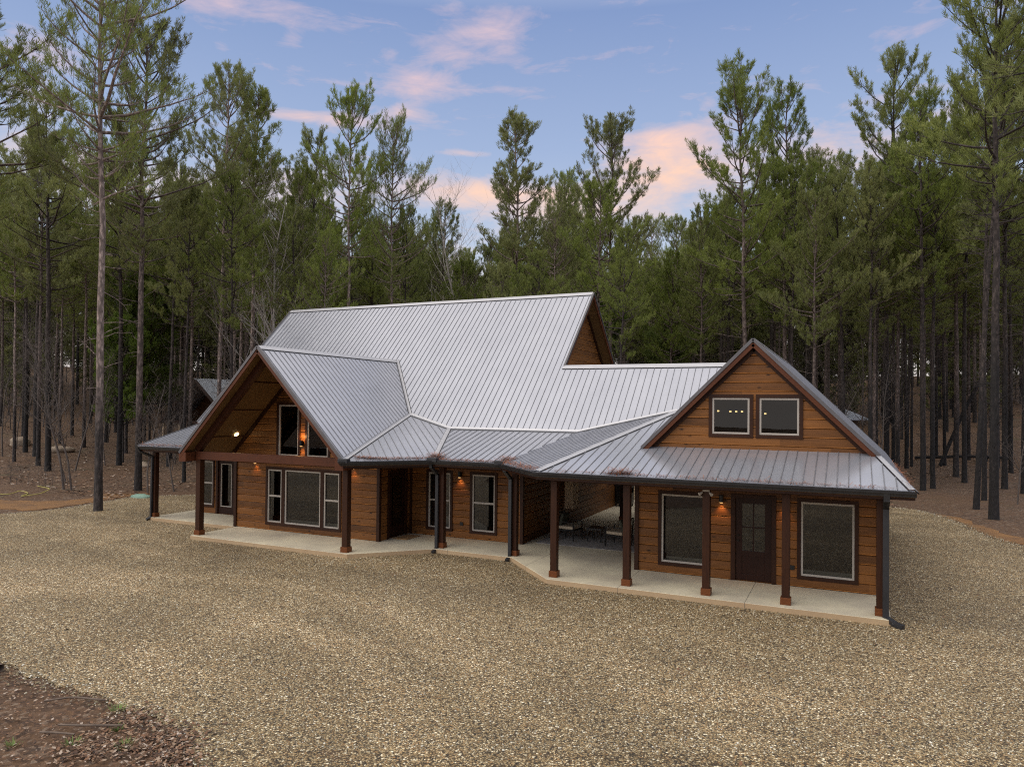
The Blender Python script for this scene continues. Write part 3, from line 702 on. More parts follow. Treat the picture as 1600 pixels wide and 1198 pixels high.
# pale wooden window box in the breezeway wall
mb = MB(); mb.box(-10.055, -9.72, 7.35, 7.95, .66, 1.98)
o = mb.build('wall_box', M_pale, cabin, .01); o['label'] = 'pale unstained wooden box on the dark breezeway wall'

# posts with base blocks
def post(x, y, z1=2.46, w_=.17):
    p = MB(); p.box(x-w_/2, x+w_/2, y-w_/2, y+w_/2, .12, z1); o_ = p.build('porch_post', M_post, cabin, .006)
    b = MB(); b.box(x-w_/2-.026, x+w_/2+.026, y-w_/2-.026, y+w_/2+.026, .001, .16); par(b.build('post_base', M_block, None, .006), o_)
for x in (-1.954, -3.704, -5.619, -7.536): post(x, .10)
post(-.06, .10); post(-14.166, .10, 2.50, .19); post(-20.196, .10, 2.50, .19); post(-9.537, 1.99); post(-11.999, 1.99); post(-24.69, 1.99)
post(-8.57, 9.7, 3.0)
# beams
bm = MB()
bm.box(-7.6, .02, .02, .18, 2.46, 2.66)
bm.bar((-9.56, 1.97, 2.56), (-7.56, .10, 2.56), .15, .2); bm.box(-12.05, -9.5, 1.92, 2.07, 2.46, 2.66)
bm.bar((-12.02, 1.99, 2.56), (-14.05, .10, 2.56), .15, .2); bm.box(-24.8, -20.45, 1.92, 2.07, 2.46, 2.66)
bm.box(-8.7, -6.0, 9.6, 9.8, 2.6, 2.8)
each(bm, 'porch_beam', M_trim, cabin)
bm = MB(); bm.box(-20.30, -14.06, .0, .20, 2.50, 2.76)
o = bm.build('tie_beam', M_beam, cabin, .006)
# rafters of the open gable and battens on its vaulted ceiling
bm = MB()
for sg in (-1, 1):
    bm.bar((xG+sg*3.0, .10, zG-.28-pG*3.0), (xG, .10, zG-.28), .18, .22)
    for k in (.9, 1.8, 2.7): bm.bar((xG+sg*k, .2, zG-.165-pG*k), (xG+sg*k, 1.85, zG-.165-pG*k), .04, .03)
bm.build('rafter', M_batten, cabin)
# downspouts
def downspout(pts, w_=.10, d_=.075):
    b = MB()
    for p, q in zip(pts[:-1], pts[1:]):
        b.bar(p, q, w_, d_, (0,1,0) if abs(Vector(q)[2]-Vector(p)[2]) > .5*abs(Vector(q).xy.length-Vector(p).xy.length) else (0,0,1))
    for p in pts[1:-1]:
        b.cyl((p[0]-w_/2, p[1], p[2]), (p[0]+w_/2, p[1], p[2]), d_/2*1.08, None, 10)
    return b.build('downspout', M_dark, cabin, .004)
for (x, yg_, yp) in ((-12.10, 1.46, 1.83), (-9.62, 1.44, 1.83)):
    downspout([(x, yg_-.03, 2.66), (x, yg_, 2.50), (x, yp, 2.25), (x, yp, -.02), (x, yp-.22, -.09)])
downspout([(.03, -.43, 2.66), (.03, -.40, 2.5), (.03, -.06, 2.3), (.03, -.06, .0), (.20, -.27, -.06), (.34, -.36, -.075)], .12, .09)
downspout([(-24.98, 1.42, 2.66), (-24.95, 1.5, 2.5), (-24.72, 1.86, 2.3), (-24.75, 1.86, 0), (-24.8, 1.7, -.08)], .08)
# slab
SL = [(-24.82,1.82), (-20.35,1.82), (-20.35,-.14), (-13.95,-.14), (-12.10,1.72), (-9.52,1.72), (-7.62,-.22), (.13,-.22), (.13,2.2), (.13,13.0), (-5,16), (-24.82,16)]
b = MB(); b.prism(SL, -.28, 0); b.build('porch_slab', M_conc, cabin, .012)
# wall lamps
def lamp(x, y, z, power=9, glow=True):
    b = MB(); b.box(x-.045, x+.045, y-.03, y-.001, z-.02, z+.10); b.cyl((x, y-.09, z-.06), (x, y-.09, z+.13), .055, .055, 14); b.bar((x, y-.03, z+.04), (x, y-.09, z+.04), .03, .03)
    o_ = b.build('wall_lamp', M_black, cabin)
    e = MB(); e.cyl((x, y-.09, z-.066), (x, y-.09, z-.061), .04, .04, 12); par(e.build('lamp_bulb', M_bulb_dim), o_)
    if power:
        ld = bpy.data.lights.new('lamp_light', 'SPOT'); ld.energy = power; ld.color = (1, .5, .2); ld.spot_size = R(95); ld.spot_blend = .9; ld.shadow_soft_size = .03
        lo = bpy.data.objects.new('lamp_light', ld); COL.objects.link(lo); lo.location = (x, y-.09, z-.08); lo.rotation_euler = (R(12), 0, 0)
lamp(-3.64, 1.875, 2.02, 5); lamp(-2.12, 1.875, 2.02, 3.); lamp(-12.28, 3.635, 2.06, 6); lamp(-19.44, 1.855, 2.34, 3); lamp(-15.24, 1.855, 2.34, 3); lamp(-17.395, 1.855, 3.0, 5)
ld = bpy.data.lights.new('lamp_light', 'POINT'); ld.energy = 3; ld.color = (1, .5, .2); ld.shadow_soft_size = .03; lo = bpy.data.objects.new('lamp_light', ld); COL.objects.link(lo); lo.location = (-17.395, 1.72, 3.25)
# recessed light in the vaulted ceiling
cz = zG-.155-pG*(xG+19.98)*1
cl = MB(); p0 = Vector((-19.95, 1.40, zG-.16-pG*(19.95+xG))); nn = Vector((pG, 0, -1)).normalized(); cl.cyl(p0+nn*.0, p0+nn*.02, .075, .075, 14); cl.build('ceiling_light', M_bulb, cabin)
# flood light under the right porch eave
fl = MB(); fl.box(-3.78, -3.62, -.02, .02, 2.42, 2.46); fl.build('flood_light', M_frame, cabin)
for dx in (-.17, .17):
    fl = MB(); fl.cyl((-3.70+dx*.5, -.04, 2.40), (-3.70+dx*.85, -.10, 2.36), .02, .04, 12); fl.build('flood_light', M_frame, cabin)
for (x, y, z) in ((-12.23, 3.63, .47), (-1.95, 1.87, .46)):
    b = MB(); b.box(x-.06, x+.06, y-.03, y-.0, z-.05, z+.06); b.build('outlet_box', M_black, cabin, .005)


# ------------------------------------------------------------------ things standing on the porch and the roof
def chair(name, loc, rz, label):
    root = empty(name, (0, 0, 0)); tag(root, label, 'chair', 'patio chairs under the breezeway')
    fr = MB(); W2, D2 = .31, .30
    for sx in (-1, 1):
        fr.cyl((sx*W2, -D2, 0), (sx*W2, -D2, .60), .022); fr.cyl((sx*W2, D2, 0), (sx*W2, D2+.06, .86), .022)
        fr.bar((sx*W2, -D2, .60), (sx*W2, D2+.02, .60), .035, .018); fr.cyl((sx*W2, -D2, .36), (sx*W2, D2, .33), .03)
    fr.cyl((-W2, D2+.06, .86), (W2, D2+.06, .86), .022); fr.cyl((-W2, -D2, .36), (W2, -D2, .36), .03); fr.cyl((-W2, D2, .33), (W2, D2, .33), .012)
    for k in range(-2, 3): fr.cyl((k*.1, D2, .33), (k*.1, D2+.06, .86), .007, n=6)
    f_ = fr.build('frame', M_black); f_.parent = root
    c = MB(); c.box(-.29, .29, -.30, .27, .37, .47); c_ = c.build('seat_cushion', M_cush, None, .03); c_.parent = root
    p = MB(); p.bar((-.22, .20, .66), (.22, .20, .66), .10, .38, (0,-.25,1)); p_ = p.build('back_pillow', M_pillow, None, .04); p_.parent = root
    root.location = loc; root.rotation_euler.z = rz; return root
chair('patio_chair', (-8.98, 5.05, .012), R(82), 'patio chair with olive pillow against the breezeway wall, left of the low table')
chair('patio_chair', (-7.25, 4.80, .012), R(-100), 'patio chair with cream cushion right of the low black table, behind the porch post')
t_ = empty('side_table', (-8.12, 5.25, .0)); tag(t_, 'low square black metal table between the two patio chairs', 'table')
b = MB(); b.box(-8.38, -7.86, 4.97, 5.53, .40, .45); b.build('tabletop', M_black, t_, .004)
for x, y in ((-8.34,5.01),(-7.90,5.01),(-8.34,5.49),(-7.90,5.49)):
    b = MB(); b.cyl((x, y, .001), (x, y, .42), .02); b.build('leg', M_black, t_)
b = MB(); b.box(-9.75, -6.35, 4.05, 6.9, .001, .012); tag(b.build('outdoor_rug', M_rug), 'grey outdoor rug under the patio chairs', 'rug')
b = MB(); b.box(-14.16, -13.62, 2.50, 3.30, .001, .02); tag(b.build('door_mat', M_mat, None, .005), 'tan coir door mat in front of the recessed entry door', 'door mat')
gq = empty('patio_grill', (-9.65, 13.7, 0)); tag(gq, 'black covered grill at the far end of the breezeway', 'grill')
b = MB(); b.box(-10.0, -9.3, 13.45, 13.95, .12, .85); b.build('body', M_black, gq, .03)
b = MB(); b.cyl((-10.0, 13.7, .86), (-9.3, 13.7, .86), .27, n=20); b.build('lid', M_black, gq)
for x, y in ((-9.95,13.5),(-9.35,13.5),(-9.95,13.9),(-9.35,13.9)):
    b = MB(); b.cyl((x-.02, y, .06), (x+.02, y, .06), .06, n=12); b.build('wheel', M_black, gq)

def straw_heap(name, pts, label, n, sp, mt=M_straw, seed=1, length=.2, kind=None, group=None):
    rr = np.random.default_rng(seed); V = []; Fc = []
    pts = np.array(pts, float); seg = rr.integers(0, len(pts)-1, n); t = rr.random((n, 1))
    c = pts[seg]*(1-t)+pts[seg+1]*t + rr.normal(0, 1, (n, 3))*np.array(sp); 
    a = rr.random(n)*6.28; L = length*(.5+rr.random(n)); dz = rr.normal(0, .22, n)*L
    d = np.stack([np.cos(a)*L, np.sin(a)*L, dz], 1); wv = np.stack([-np.sin(a), np.cos(a), 0*a], 1)*.006
    V = np.concatenate([(c-d/2-wv)[:,None], (c-d/2+wv)[:,None], (c+d/2)[:,None]], 1).reshape(-1, 3); Fc = np.arange(3*n).reshape(-1, 3)
    o_ = bpy.data.objects.new(name, np_mesh(name, V, Fc, mt)); COL.objects.link(o_); return o_
def roofpt(pl, x, y, h=.04): return (x, y, pz(pl, x, y)+h)
straw_m = simple('dry_needles', (.27,.10,.045), .9, 0, .45, 9)
CL = [('fallen_needle_heap', [roofpt(low,-12.1,1.62),roofpt(Nn,-12.2,1.8),roofpt(low,-11.85,1.75)], 'heap of dry pine needles on the gutter corner right of the recessed entry', 420, (.13,.08,.05)),
      ('fallen_needle_heap', [roofpt(low,-9.85,1.66),roofpt(Cc,-9.5,1.75),roofpt(low,-9.9,1.9)], 'thin heap of dry needles in the roof valley above the middle downspout', 260, (.12,.07,.03)),
      ('fallen_needle_heap', [roofpt(Rr,-5.95,-.25),roofpt(Rr,-5.45,-.2)], 'round heap of dry pine needles on the eave left of the right gable', 460, (.13,.07,.05))]
for i, (nm, pts, lb, n, sp) in enumerate(CL): tag(straw_heap(nm, pts, lb, n, sp, straw_m, 11+i), lb, 'pine needles', 'pine needle heaps caught on the roof')
tag(straw_heap('fallen_needles', [roofpt(Nn,-13.9,.12,.03),roofpt(Nn,-13.2,.55,.03),roofpt(Nn,-12.2,1.55,.03)], '', 600, (.07,.07,.012), straw_m, 21), 'dry pine needles strewn along the chamfered eave beside the left gable', 'pine needles', kind='stuff')
tag(straw_heap('fallen_needles', [roofpt(low,-12,1.55,.03),roofpt(low,-9.7,1.55,.03)], '', 420, (.1,.05,.015), straw_m, 22), 'dry pine needles strewn along the middle porch eave', 'pine needles', kind='stuff')
tag(straw_heap('fallen_needles', [roofpt(Cc,-9.6,1.5,.03),roofpt(Cc,-7.9,-.25,.03)], '', 500, (.12,.1,.02), straw_m, 23), 'dry pine needles strewn along the angled eave above the breezeway', 'pine needles', kind='stuff')
tag(straw_heap('fallen_needles', [roofpt(Rr,-7.6,-.3,.03),roofpt(Rr,.3,-.3,.03)], '', 480, (.1,.04,.012), straw_m, 24), 'dry pine needles strewn along the right porch eave', 'pine needles', kind='stuff')
tag(straw_heap('fallen_needles', [roofpt(low,-25,1.6,.03),roofpt(low,-20.9,1.65,.03)], '', 500, (.1,.10,.015), straw_m, 25), 'dry pine needles piled along the far left porch eave', 'pine needles', kind='stuff')
tag(straw_heap('fallen_needles', [roofpt(sR,.45,-.2,.03),roofpt(sR,.45,6,.03)], '', 300, (.05,.3,.015), straw_m, 26), 'dry pine needles strewn along the far right eave', 'pine needles', kind='stuff')

# ------------------------------------------------------------------ trees
def tube(V, Fc, pts, rad, n=5):
    pts = np.asarray(pts, float); k = len(pts); d = np.gradient(pts, axis=0); d /= np.linalg.norm(d, axis=1, keepdims=True)+1e-9
    ref = np.array([1., .13, .07]) if abs(d[0][2]) > .7 else np.array([.05, .1, 1.])
    a = np.cross(d, ref); a /= np.linalg.norm(a, axis=1, keepdims=True)+1e-9; b = np.cross(d, a)
    th = np.arange(n)*2*math.pi/n; r_ = np.asarray(rad)[:, None, None]
    ring = pts[:, None]+r_*(a[:, None]*np.cos(th)[None, :, None]+b[:, None]*np.sin(th)[None, :, None])
    o_ = sum(len(v) for v in V); V.append(ring.reshape(-1, 3))
    i = np.arange(k-1)[:, None]*n; j = np.arange(n)[None]; jn = (j+1) % n
    Fc.append((np.stack([i+j, i+jn, i+n+jn, i+n+j], -1)+o_).reshape(-1, 4))
def tufts(C, D, rr, per=15, L=.2, wd=.022, axis=.34):
    """brush-like needle clumps: needles set round a short axis that turns upward"""
    D = D+np.array([0, 0, .75]); D = D/np.linalg.norm(D, axis=1, keepdims=True)
    ax = axis*(.6+.7*rr.random((len(C), 1))); C = np.repeat(C, per, 0); D = np.repeat(D, per, 0); ax = np.repeat(ax, per, 0)
    q = rr.normal(0, 1, D.shape); q -= D*np.sum(q*D, 1, keepdims=True); q /= np.linalg.norm(q, axis=1, keepdims=True)+1e-9
    u = rr.random((len(C), 1)); dir_ = D+q*(.25+.75*rr.random((len(C), 1))); dir_ /= np.linalg.norm(dir_, axis=1, keepdims=True)
    base = C+D*ax*(u-.45); ln = L*(.7+.6*rr.random((len(C), 1)))*(1.1-.3*u)
    side = np.cross(dir_, rr.normal(0, 1, D.shape)); side /= np.linalg.norm(side, axis=1, keepdims=True)+1e-9
    return np.stack([base-side*wd*.5, base+dir_*ln*.5+side*wd, base+dir_*ln], 1).reshape(-1, 3)
def pine_mesh(name, seed, H=24., cb=.5, Wd=3.4, dens=1., r0=.2, lean=.0, per=32, bark=M_bark, wd=.017, dead=14, L=.24, needle=None, top=1.0, shape=.55):
    rr = np.random.default_rng(seed); V = []; Fc = []; TC = []; TD = []
    k = 16; z = np.linspace(0, H, k); wx = np.cumsum(rr.normal(0, .09, k))*.6; wy = np.cumsum(rr.normal(0, .09, k))*.6
    wx -= wx[0]; wy -= wy[0]; sway = lean*(z/H)**1.3*H; tr = np.stack([wx*z/H+sway, wy*z/H, z-.35], 1)
    r0 *= .63; rad = r0*(1-.90*(z/H)**1.3)+.012; rad[0] *= 1.35
    zz = np.concatenate([[0, .4], z[1:]]); tp = np.stack([np.interp(zz, z, tr[:, i]) for i in range(3)], 1); rp = np.interp(zz, z, rad); rp[0] = r0*1.9; rp[1] = r0*1.25
    tube(V, Fc, tp, rp, 11)
    def at(zq): return np.array([np.interp(zq, z, tr[:, 0]), np.interp(zq, z, tr[:, 1]), zq-.35])
    zb = cb*H
    while zb < H-.25:
        t = (zb-cb*H)/(H-cb*H)
        prof = (min(1, .42+t*2.2)) * max(0., 1-t**2.0)**shape*(.72+.28*math.sin(zb*1.7+seed)) + .10
        nb = rr.integers(2, 4)+(1 if dens >= 1 else 0)
        a0 = rr.random()*6.28
        for j in range(nb):
            if rr.random() > dens*1.05: continue
            a = a0+j*6.28/nb+rr.normal(0, .35); ln = max(.35, Wd*prof*(.62+.6*rr.random()))
            up_ = .12+.72*t+rr.normal(0, .16); ln *= 1.32; p = at(zb); m_ = 6; ds = ln/(m_-1); pts = [p]; el_ = up_
            for q in range(m_-1):
                el_ = min(1.25, el_+.11+rr.normal(0, .07)); a += rr.normal(0, .10)
                pts.append(pts[-1]+ds*np.array([math.cos(a)*math.cos(el_), math.sin(a)*math.cos(el_), math.sin(el_)]))
            pts = np.array(pts); rb = .012+.016*ln/3+.01*(1-t)
            tube(V, Fc, pts, np.linspace(rb*1.5, .006, m_), 4)
            ns = int(3+ln*2.5)
            for q in range(ns):
                u = .30+.70*(q+rr.random())/ns; b0 = np.array([np.interp(u*(m_-1), range(m_), pts[:, i]) for i in range(3)])
                aa = a+rr.choice([-1, 1])*rr.uniform(.35, 1.25); l2 = (.25+.36*ln*(1.12-u)*rr.uniform(.5, 1.4)); e2 = el_*.6+rr.uniform(.1, .6)
                dv = np.array([math.cos(aa)*math.cos(e2), math.sin(aa)*math.cos(e2), math.sin(e2)]); mid = b0+dv*l2*.55; dv2 = dv+np.array([0, 0, .55]); dv2 /= np.linalg.norm(dv2); end = mid+dv2*l2*.5
                if l2 > .3: tube(V, Fc, [b0, mid, end], [.009, .007, .004], 3)
                TC.append(end); TD.append(dv2)
                if l2 > .42: TC.append(mid+rr.normal(0, .09, 3)); TD.append(dv)
                if l2 > .7:
                    for _ in range(2): TC.append(b0+dv*l2*rr.uniform(.3, 1)+rr.normal(0, .17, 3)); TD.append(dv2)
            dd = pts[-1]-pts[-2]; dd /= np.linalg.norm(dd); TC.append(pts[-1]); TD.append(dd)
        zb += rr.uniform(.28, .74)*(1.15-.45*t)*(H/24)**.5
    TC.append(at(H)); TD.append(np.array([0, 0, 1.])); TC.append(at(H-.3)); TD.append(np.array([.1, 0, 1.]))
    for j in range(int(dead*1.8)):                       # dead lower limbs
        zb = rr.uniform(.12*H, cb*H*1.15); a = rr.random()*6.28; ln = rr.uniform(.5, 2.3)*(zb/(cb*H)); el_ = rr.uniform(-.1, .55); p = at(zb); pts = [p]
        for q in range(4):
            el_ += rr.normal(0, .2); a += rr.normal(0, .2); pts.append(pts[-1]+ln/4*np.array([math.cos(a)*math.cos(el_), math.sin(a)*math.cos(el_), math.sin(el_)]))
        tube(V, Fc, pts, np.linspace(.022, .005, 5), 3)
        for q in (2, 3):
            aa = a+rr.choice([-1, 1])*.8; tube(V, Fc, [pts[q], pts[q]+.28*ln*np.array([math.cos(aa), math.sin(aa), .25])], [.009, .004], 3)
    tm_ = np_mesh(name+'_trunk', np.concatenate(V), np.concatenate(Fc), bark, 4); tm_.shade_smooth()
    NV = tufts(np.array(TC), np.array(TD)/np.linalg.norm(np.array(TD), axis=1, keepdims=True), rr, per, L, wd)
    cm_ = np_mesh(name+'_crown', NV, np.arange(len(NV)).reshape(-1, 3), needle or M_needle)
    return tm_, cm_, H
PT = dict(
 a=pine_mesh('pine', 1, 24, .50, 3.3, 1., .21, per=15, bark=M_bark_pale),
 b=pine_mesh('pine', 2, 24, .50, 3.3, .9, .22, bark=M_bark),
 c=pine_mesh('pine', 3, 24, .58, 2.7, .95, .18, bark=M_bark_pale, dead=22),
 d=pine_mesh('pine', 4, 24, .47, 3.3, .95, .22, bark=M_bark, dead=30),
 e=pine_mesh('pine', 5, 24, .46, 3.2, .8, .20, lean=-.02, bark=M_bark, dead=26),
 f=pine_mesh('pine', 6, 24, .55, 3.2, .8, .24, bark=M_bark_dark, dead=34),
 g=pine_mesh('pine', 7, 24, .50, 3.2, .85, .22, bark=M_bark_dark, dead=34),
 h=pine_mesh('pine', 8, 24, .58, 3.0, .75, .20, lean=.015, bark=M_bark_dark, dead=30),
 s=pine_mesh('pine', 9, 24, .52, 1.9, 1., .17, bark=M_bark_pale, dead=14, shape=.55),
 y=pine_mesh('pine', 10, 9, .30, 2.3, 1., .07, bark=M_bark, dead=4, needle=M_needle_bright, wd=.03),
)
def pine(key, x, y, H, label, group, wscale=1., rz=None, z=None, tilt=(0,0), rr=random.Random(77), name='pine_tree', thick=None):
    tm_, cm_, H0 = PT[key]; root = bpy.data.objects.new(name, None); COL.objects.link(root)
    root.location = (x, y, float(gh(x, y)) if z is None else z); s_ = H/H0
    root.scale = (s_*wscale, s_*wscale, s_); root.rotation_euler = (tilt[0], tilt[1], rr.random()*6.28 if rz is None else rz)
    a_ = bpy.data.objects.new('trunk', tm_); COL.objects.link(a_); a_.parent = root
    b_ = bpy.data.objects.new('crown', cm_); COL.objects.link(b_); b_.parent = root
    if thick: a_.scale = (thick, thick, 1)
    tag(root, label, 'tree', group); return root
GH = 'pine trees around the clearing'
HERO = [
 ('a', -28.71, 2.5, 26.5, 'tallest pine, pale trunk and charred foot in the gravel at the left', 1.0),
 ('b', -33.5, 8.0, 24.0, 'brown flaking trunk pine just right of the tall pale pine, foot in the brush', 1.15),
 ('b', -37.5, 2.0, 25.5, 'pine at the left edge of the photo, crown reaching in from outside', 1.2),
 ('c', -35.55, 15.0, 25.4, 'slim pale trunked pine behind the left porch roof, left of its near twin', 1.0),
 ('s', -35.3, 17.4, 24.8, 'slim brushy topped pine just left of the white bare tree', 1.3),
 ('g', -36.2, 23.5, 24.0, 'broad dense pine right of the white bare tree, left of the main roof ridge', 1.15),
 ('c', -29.2, 19.1, 24.2, 'pine with open pointed crown above the left half of the main roof', .95),
 ('a', -27.8, 22.0, 22.8, 'pine with a rounded open crown and pale trunk above the middle of the main roof', .9),
 ('d', -32.5, 36.3, 21.4, 'lower bushy pine behind the roof ridge, left of the gap in the skyline', 1.2),
 ('s', -21.8, 28.1, 24.8, 'lone slender spire shaped pine in the middle of the skyline', 1.35),
 ('b', -15.8, 30.9, 24.2, 'pine with pointed crown behind the right end of the main ridge', 1.1),
 ('g', -21.1, 37.3, 23.0, 'dense dark pine left of the pointed one behind the right end of the main ridge', 1.0),
 ('e', -6.1, 26.6, 24.3, 'windblown pine with a reddish trunk directly behind the right gable peak', 1.15),
 ('d', -4.5, 31.8, 24.6, 'full crowned pine just right of the windblown pine behind the right gable', 1.0),
 ('h', 1.5, 36.9, 27.9, 'tall thin crowned pine with slim dark trunk right of the right gable', 1.1),
 ('g', 3.0, 29.0, 21.8, 'thick black trunked pine close behind the right roof corner', 1.05),
 ('f', 3.6, 30.4, 20.8, 'black trunked pine touching the thick one behind the right roof corner', .9),
 ('f', 4.72, 18.4, 23.8, 'nearest pine at the right, dark trunk with flared foot by the gravel edge', 1.1),
 ('h', 4.53, 21.6, 22.0, 'leaning dark pine just left of the nearest right hand pine', 1.0),
 ('h', 5.39, 25.5, 22.0, 'thin dark pine half hidden behind the leaning one at the right', .9),
 ('g', 7.34, 32.3, 24.0, 'dark pine right of the nearest right hand pine, second from the right edge', 1.0),
 ('f', 7.9, 30.1, 24.0, 'dark pine cut by the right edge of the photo', 1.1),
 ('f', 5.74, 35.3, 24.0, 'straight black pine in the open ground left of the leaning dark pine', .9),
 ('h', 5.4, 12.5, 26.5, 'pine outside the top right corner whose branch tips reach into the photo', 1.2),
]
for k_, x, y, H_, lb, ws_ in HERO:
    tilt = (0, 0)
    if 'leaning dark' in lb and 'just left' in lb: tilt = (R(-1.), R(2.5))
    r_ = pine(k_, x, y, H_, lb, GH, ws_, tilt=tilt, rz=0 if k_ in 'eh' else None)
hero_xy = [(h[1], h[2]) for h in HERO]
# measured feet of further trunks that can be told apart
FEET = [(-51.1,13.8),(-47,11.9),(-59.9,18.2),(-61.8,26.4),(-52.1,20.8),(-34.8,11.9),(-46.3,22.2),(-67.1,31.2),
        (9.8,45.2),(5.7,39),(6,48.4),(3.4,33.8),(4.5,40.8),(2.0,33.7),(2.2,43.3),(3.1,43.8),(2.9,50.9),(-2.3,39.5),(-9.5,39.4),(-13.6,43),(-24.5,33),(-33,27),(-40,21),(-43.5,18),(-1,30.5),(-9.5,30.5),(-12,33),(0.6,29.9)]
fr_ = random.Random(9); placed = list(hero_xy)
SKY = [(0,60),(60,110),(130,90),(200,130),(250,215),(300,210),(340,175),(430,250),(470,235),(540,300),(600,300),(650,320),(700,345),(740,385),(780,345),(840,305),(880,275),(940,270),(990,300),(1030,360),(1070,315),(1120,240),(1180,215),(1260,220),(1330,190),(1400,210),(1480,180),(1540,150),(1600,130)]
def screen(x, y, z):
    v = Vector((x, y, z))-CAM; dd = v.dot(fwd); return 800+F*v.dot(r2)/dd, CYS-F*v.dot(u2)/dd, dd
def cap_h(x, y, H_):
    px, py, dd = screen(x, y, 4.4); ys_ = np.interp(px, [a for a, _ in SKY], [b for _, b in SKY]) + fr_.uniform(5, 105)
    return min(H_, 4.4+(632-ys_)/F*dd - float(gh(x, y)))
LF = 'pine in the forest behind the clearing, one of many alike'
def fillpine(x, y, H_, near):
    key = fr_.choice('bdfgh' if x > -12 else 'abdgfc'); placed.append((x, y))
    pine(key, x, y, H_, LF, 'forest pines behind the cabin', fr_.uniform(.9, 1.25))
for x, y in FEET: fillpine(x, y, max(15, cap_h(x, y, fr_.uniform(21, 25))), True)
def clear(x, y):      # inside the open ground
    if -25.9 < x < 1.5 and y < 19.5: return True
    if x > -31.5 and x < 4 and y < 14: return True
    if x <= -25.9 and y < 7.5+(-x-32)*.22 and y < 26: return True
    if x >= 1.5 and y < 24-(x-1.5)*.6 : return True
    # sight line openings measured in the photo
    px, py, dd = screen(x, y, -.1)
    if px < 330 and py > 735: return True
    if px > 1395 and py > 748: return True
    if 292 < px < 352 and dd < 66: return True
    return False
n = 0; tries = 0
while n < 205 and tries < 30000:
    tries += 1; u = fr_.random(); dist = 36+ (95-36)*u**.85; lat = fr_.uniform(-.76, .76)*dist
    q = CAM+fwd0*dist+right*lat; x, y = q.x, q.y
    if clear(x, y): continue
    mind = 2.5 if dist < 60 else 3.0
    if any((x-a)**2+(y-b)**2 < mind*mind for a, b in placed): continue
    H_ = cap_h(x, y, fr_.uniform(20, 26))
    if H_ < 11: continue
    fillpine(x, y, H_, False); n += 1
# far woods: one mass that closes the view between the trunks
def far_woods():
    rr = np.random.default_rng(3); V = []; Fc = []; NV = []
    tm_, cm_, _ = PT['g']
    def arr(me, n_):
        v = np.empty(len(me.vertices)*3, np.float32); me.vertices.foreach_get('co', v); f = np.empty(len(me.loops), np.int32); me.loops.foreach_get('vertex_index', f); return v.reshape(-1, 3), f.reshape(-1, n_)
    lo = [pine_mesh('far_pine', 50+i, 20, cbx, 3.4, .8, .20, per=5, wd=.075, dead=0, L=.36) for i, cbx in enumerate((.10, .2, .35, .14))]
    lo = [(arr(a, 4), arr(b, 3)) for a, b, _ in lo]
    o1 = o2 = 0; T = []; TF = []; N_ = []; 
    cnt = 0
    while cnt < 620:
        dist = (84 if cnt < 340 else 76)+70*rr.random(); lat = rr.uniform(-.80, .80)*dist; q = CAM+fwd0*dist+right*lat
        H_ = min(rr.uniform(13, 22), max(8, cap_h(q.x, q.y, 24))) if cnt < 340 else rr.uniform(4, 8); (tv, tf), (cv_, cf) = lo[rr.integers(4)]; s_ = H_/20; a = rr.random()*6.28; c, s = math.cos(a), math.sin(a)
        Rm = np.array([[c, s, 0], [-s, c, 0], [0, 0, 1]])*s_; Rm[:2] *= 1.25; off = np.array([q.x, q.y, float(gh(q.x, q.y))])
        T.append(tv@Rm+off); TF.append(tf+o1); o1 += len(tv); N_.append(cv_@Rm+off); cnt += 1
    a = np_mesh('far_woods', np.concatenate(T), np.concatenate(TF), M_bark_dark, 4); N_ = np.concatenate(N_)
    o_ = bpy.data.objects.new('far_woods', a); COL.objects.link(o_); tag(o_, 'far off pine woods closing the view between the trunks', 'woods', kind='stuff')
    b_ = bpy.data.objects.new('foliage', np_mesh('far_foliage', N_, np.arange(len(N_)).reshape(-1, 3), M_needle)); COL.objects.link(b_); b_.parent = o_
far_woods()
# young bright pines
for x, y, H_, lb in ((-49.5, 19.0, 10.5, 'young yellow green pine left of the far left cabin roof'), (-50.5, 22.0, 14.5, 'young bright green pine with a drooping crown behind the left pines'), (-19.0, 36.5, 13.5, 'yellow green young pine above the right end of the main ridge'), (-13.0, 38.0, 11.0, 'small bright pine behind the connecting roof')):
    pine('y', x, y, H_, lb, 'bright young pines', 1.0, name='young_pine')

# bare broadleaf saplings
def bare_mesh(name, seed, H, mt, r0=.05, nb=26, spread=1.):
    rr = np.random.default_rng(seed); V = []; Fc = []
    def grow(p, d, ln, r_, lev):
        m_ = 6; pts = [p]; dd = d.copy()
        for i in range(m_-1):
            dd = dd+rr.normal(0, .13, 3)+np.array([0, 0, .05]); dd /= np.linalg.norm(dd); pts.append(pts[-1]+dd*ln/(m_-1))
        tube(V, Fc, pts, np.linspace(r_, r_*.25, m_), 6 if lev == 0 else 3)
        if lev < 3:
            cnt = nb if lev == 0 else (5 if lev == 1 else 3)
            for i in range(cnt):
                u = rr.uniform(.2 if lev == 0 else .3, 1.); b = np.array([np.interp(u*(m_-1), range(m_), np.array(pts)[:, k]) for k in range(3)])
                a = rr.random()*6.28; dv = np.array([math.cos(a)*spread, math.sin(a)*spread, rr.uniform(.35, 1.3)]); dv /= np.linalg.norm(dv)
                grow(b, dv*.8+dd*.2, ln*rr.uniform(.16, .34)*(1.25-u*.6) if lev == 0 else ln*rr.uniform(.35, .6), max(.004, r_*.42*(1.1-u*.6)), lev+1)
    grow(np.array([0, 0, -.1]), np.array([0, 0, 1.]), H, r0, 0)
    me_ = np_mesh(name, np.concatenate(V), np.concatenate(Fc), mt, 4); return me_
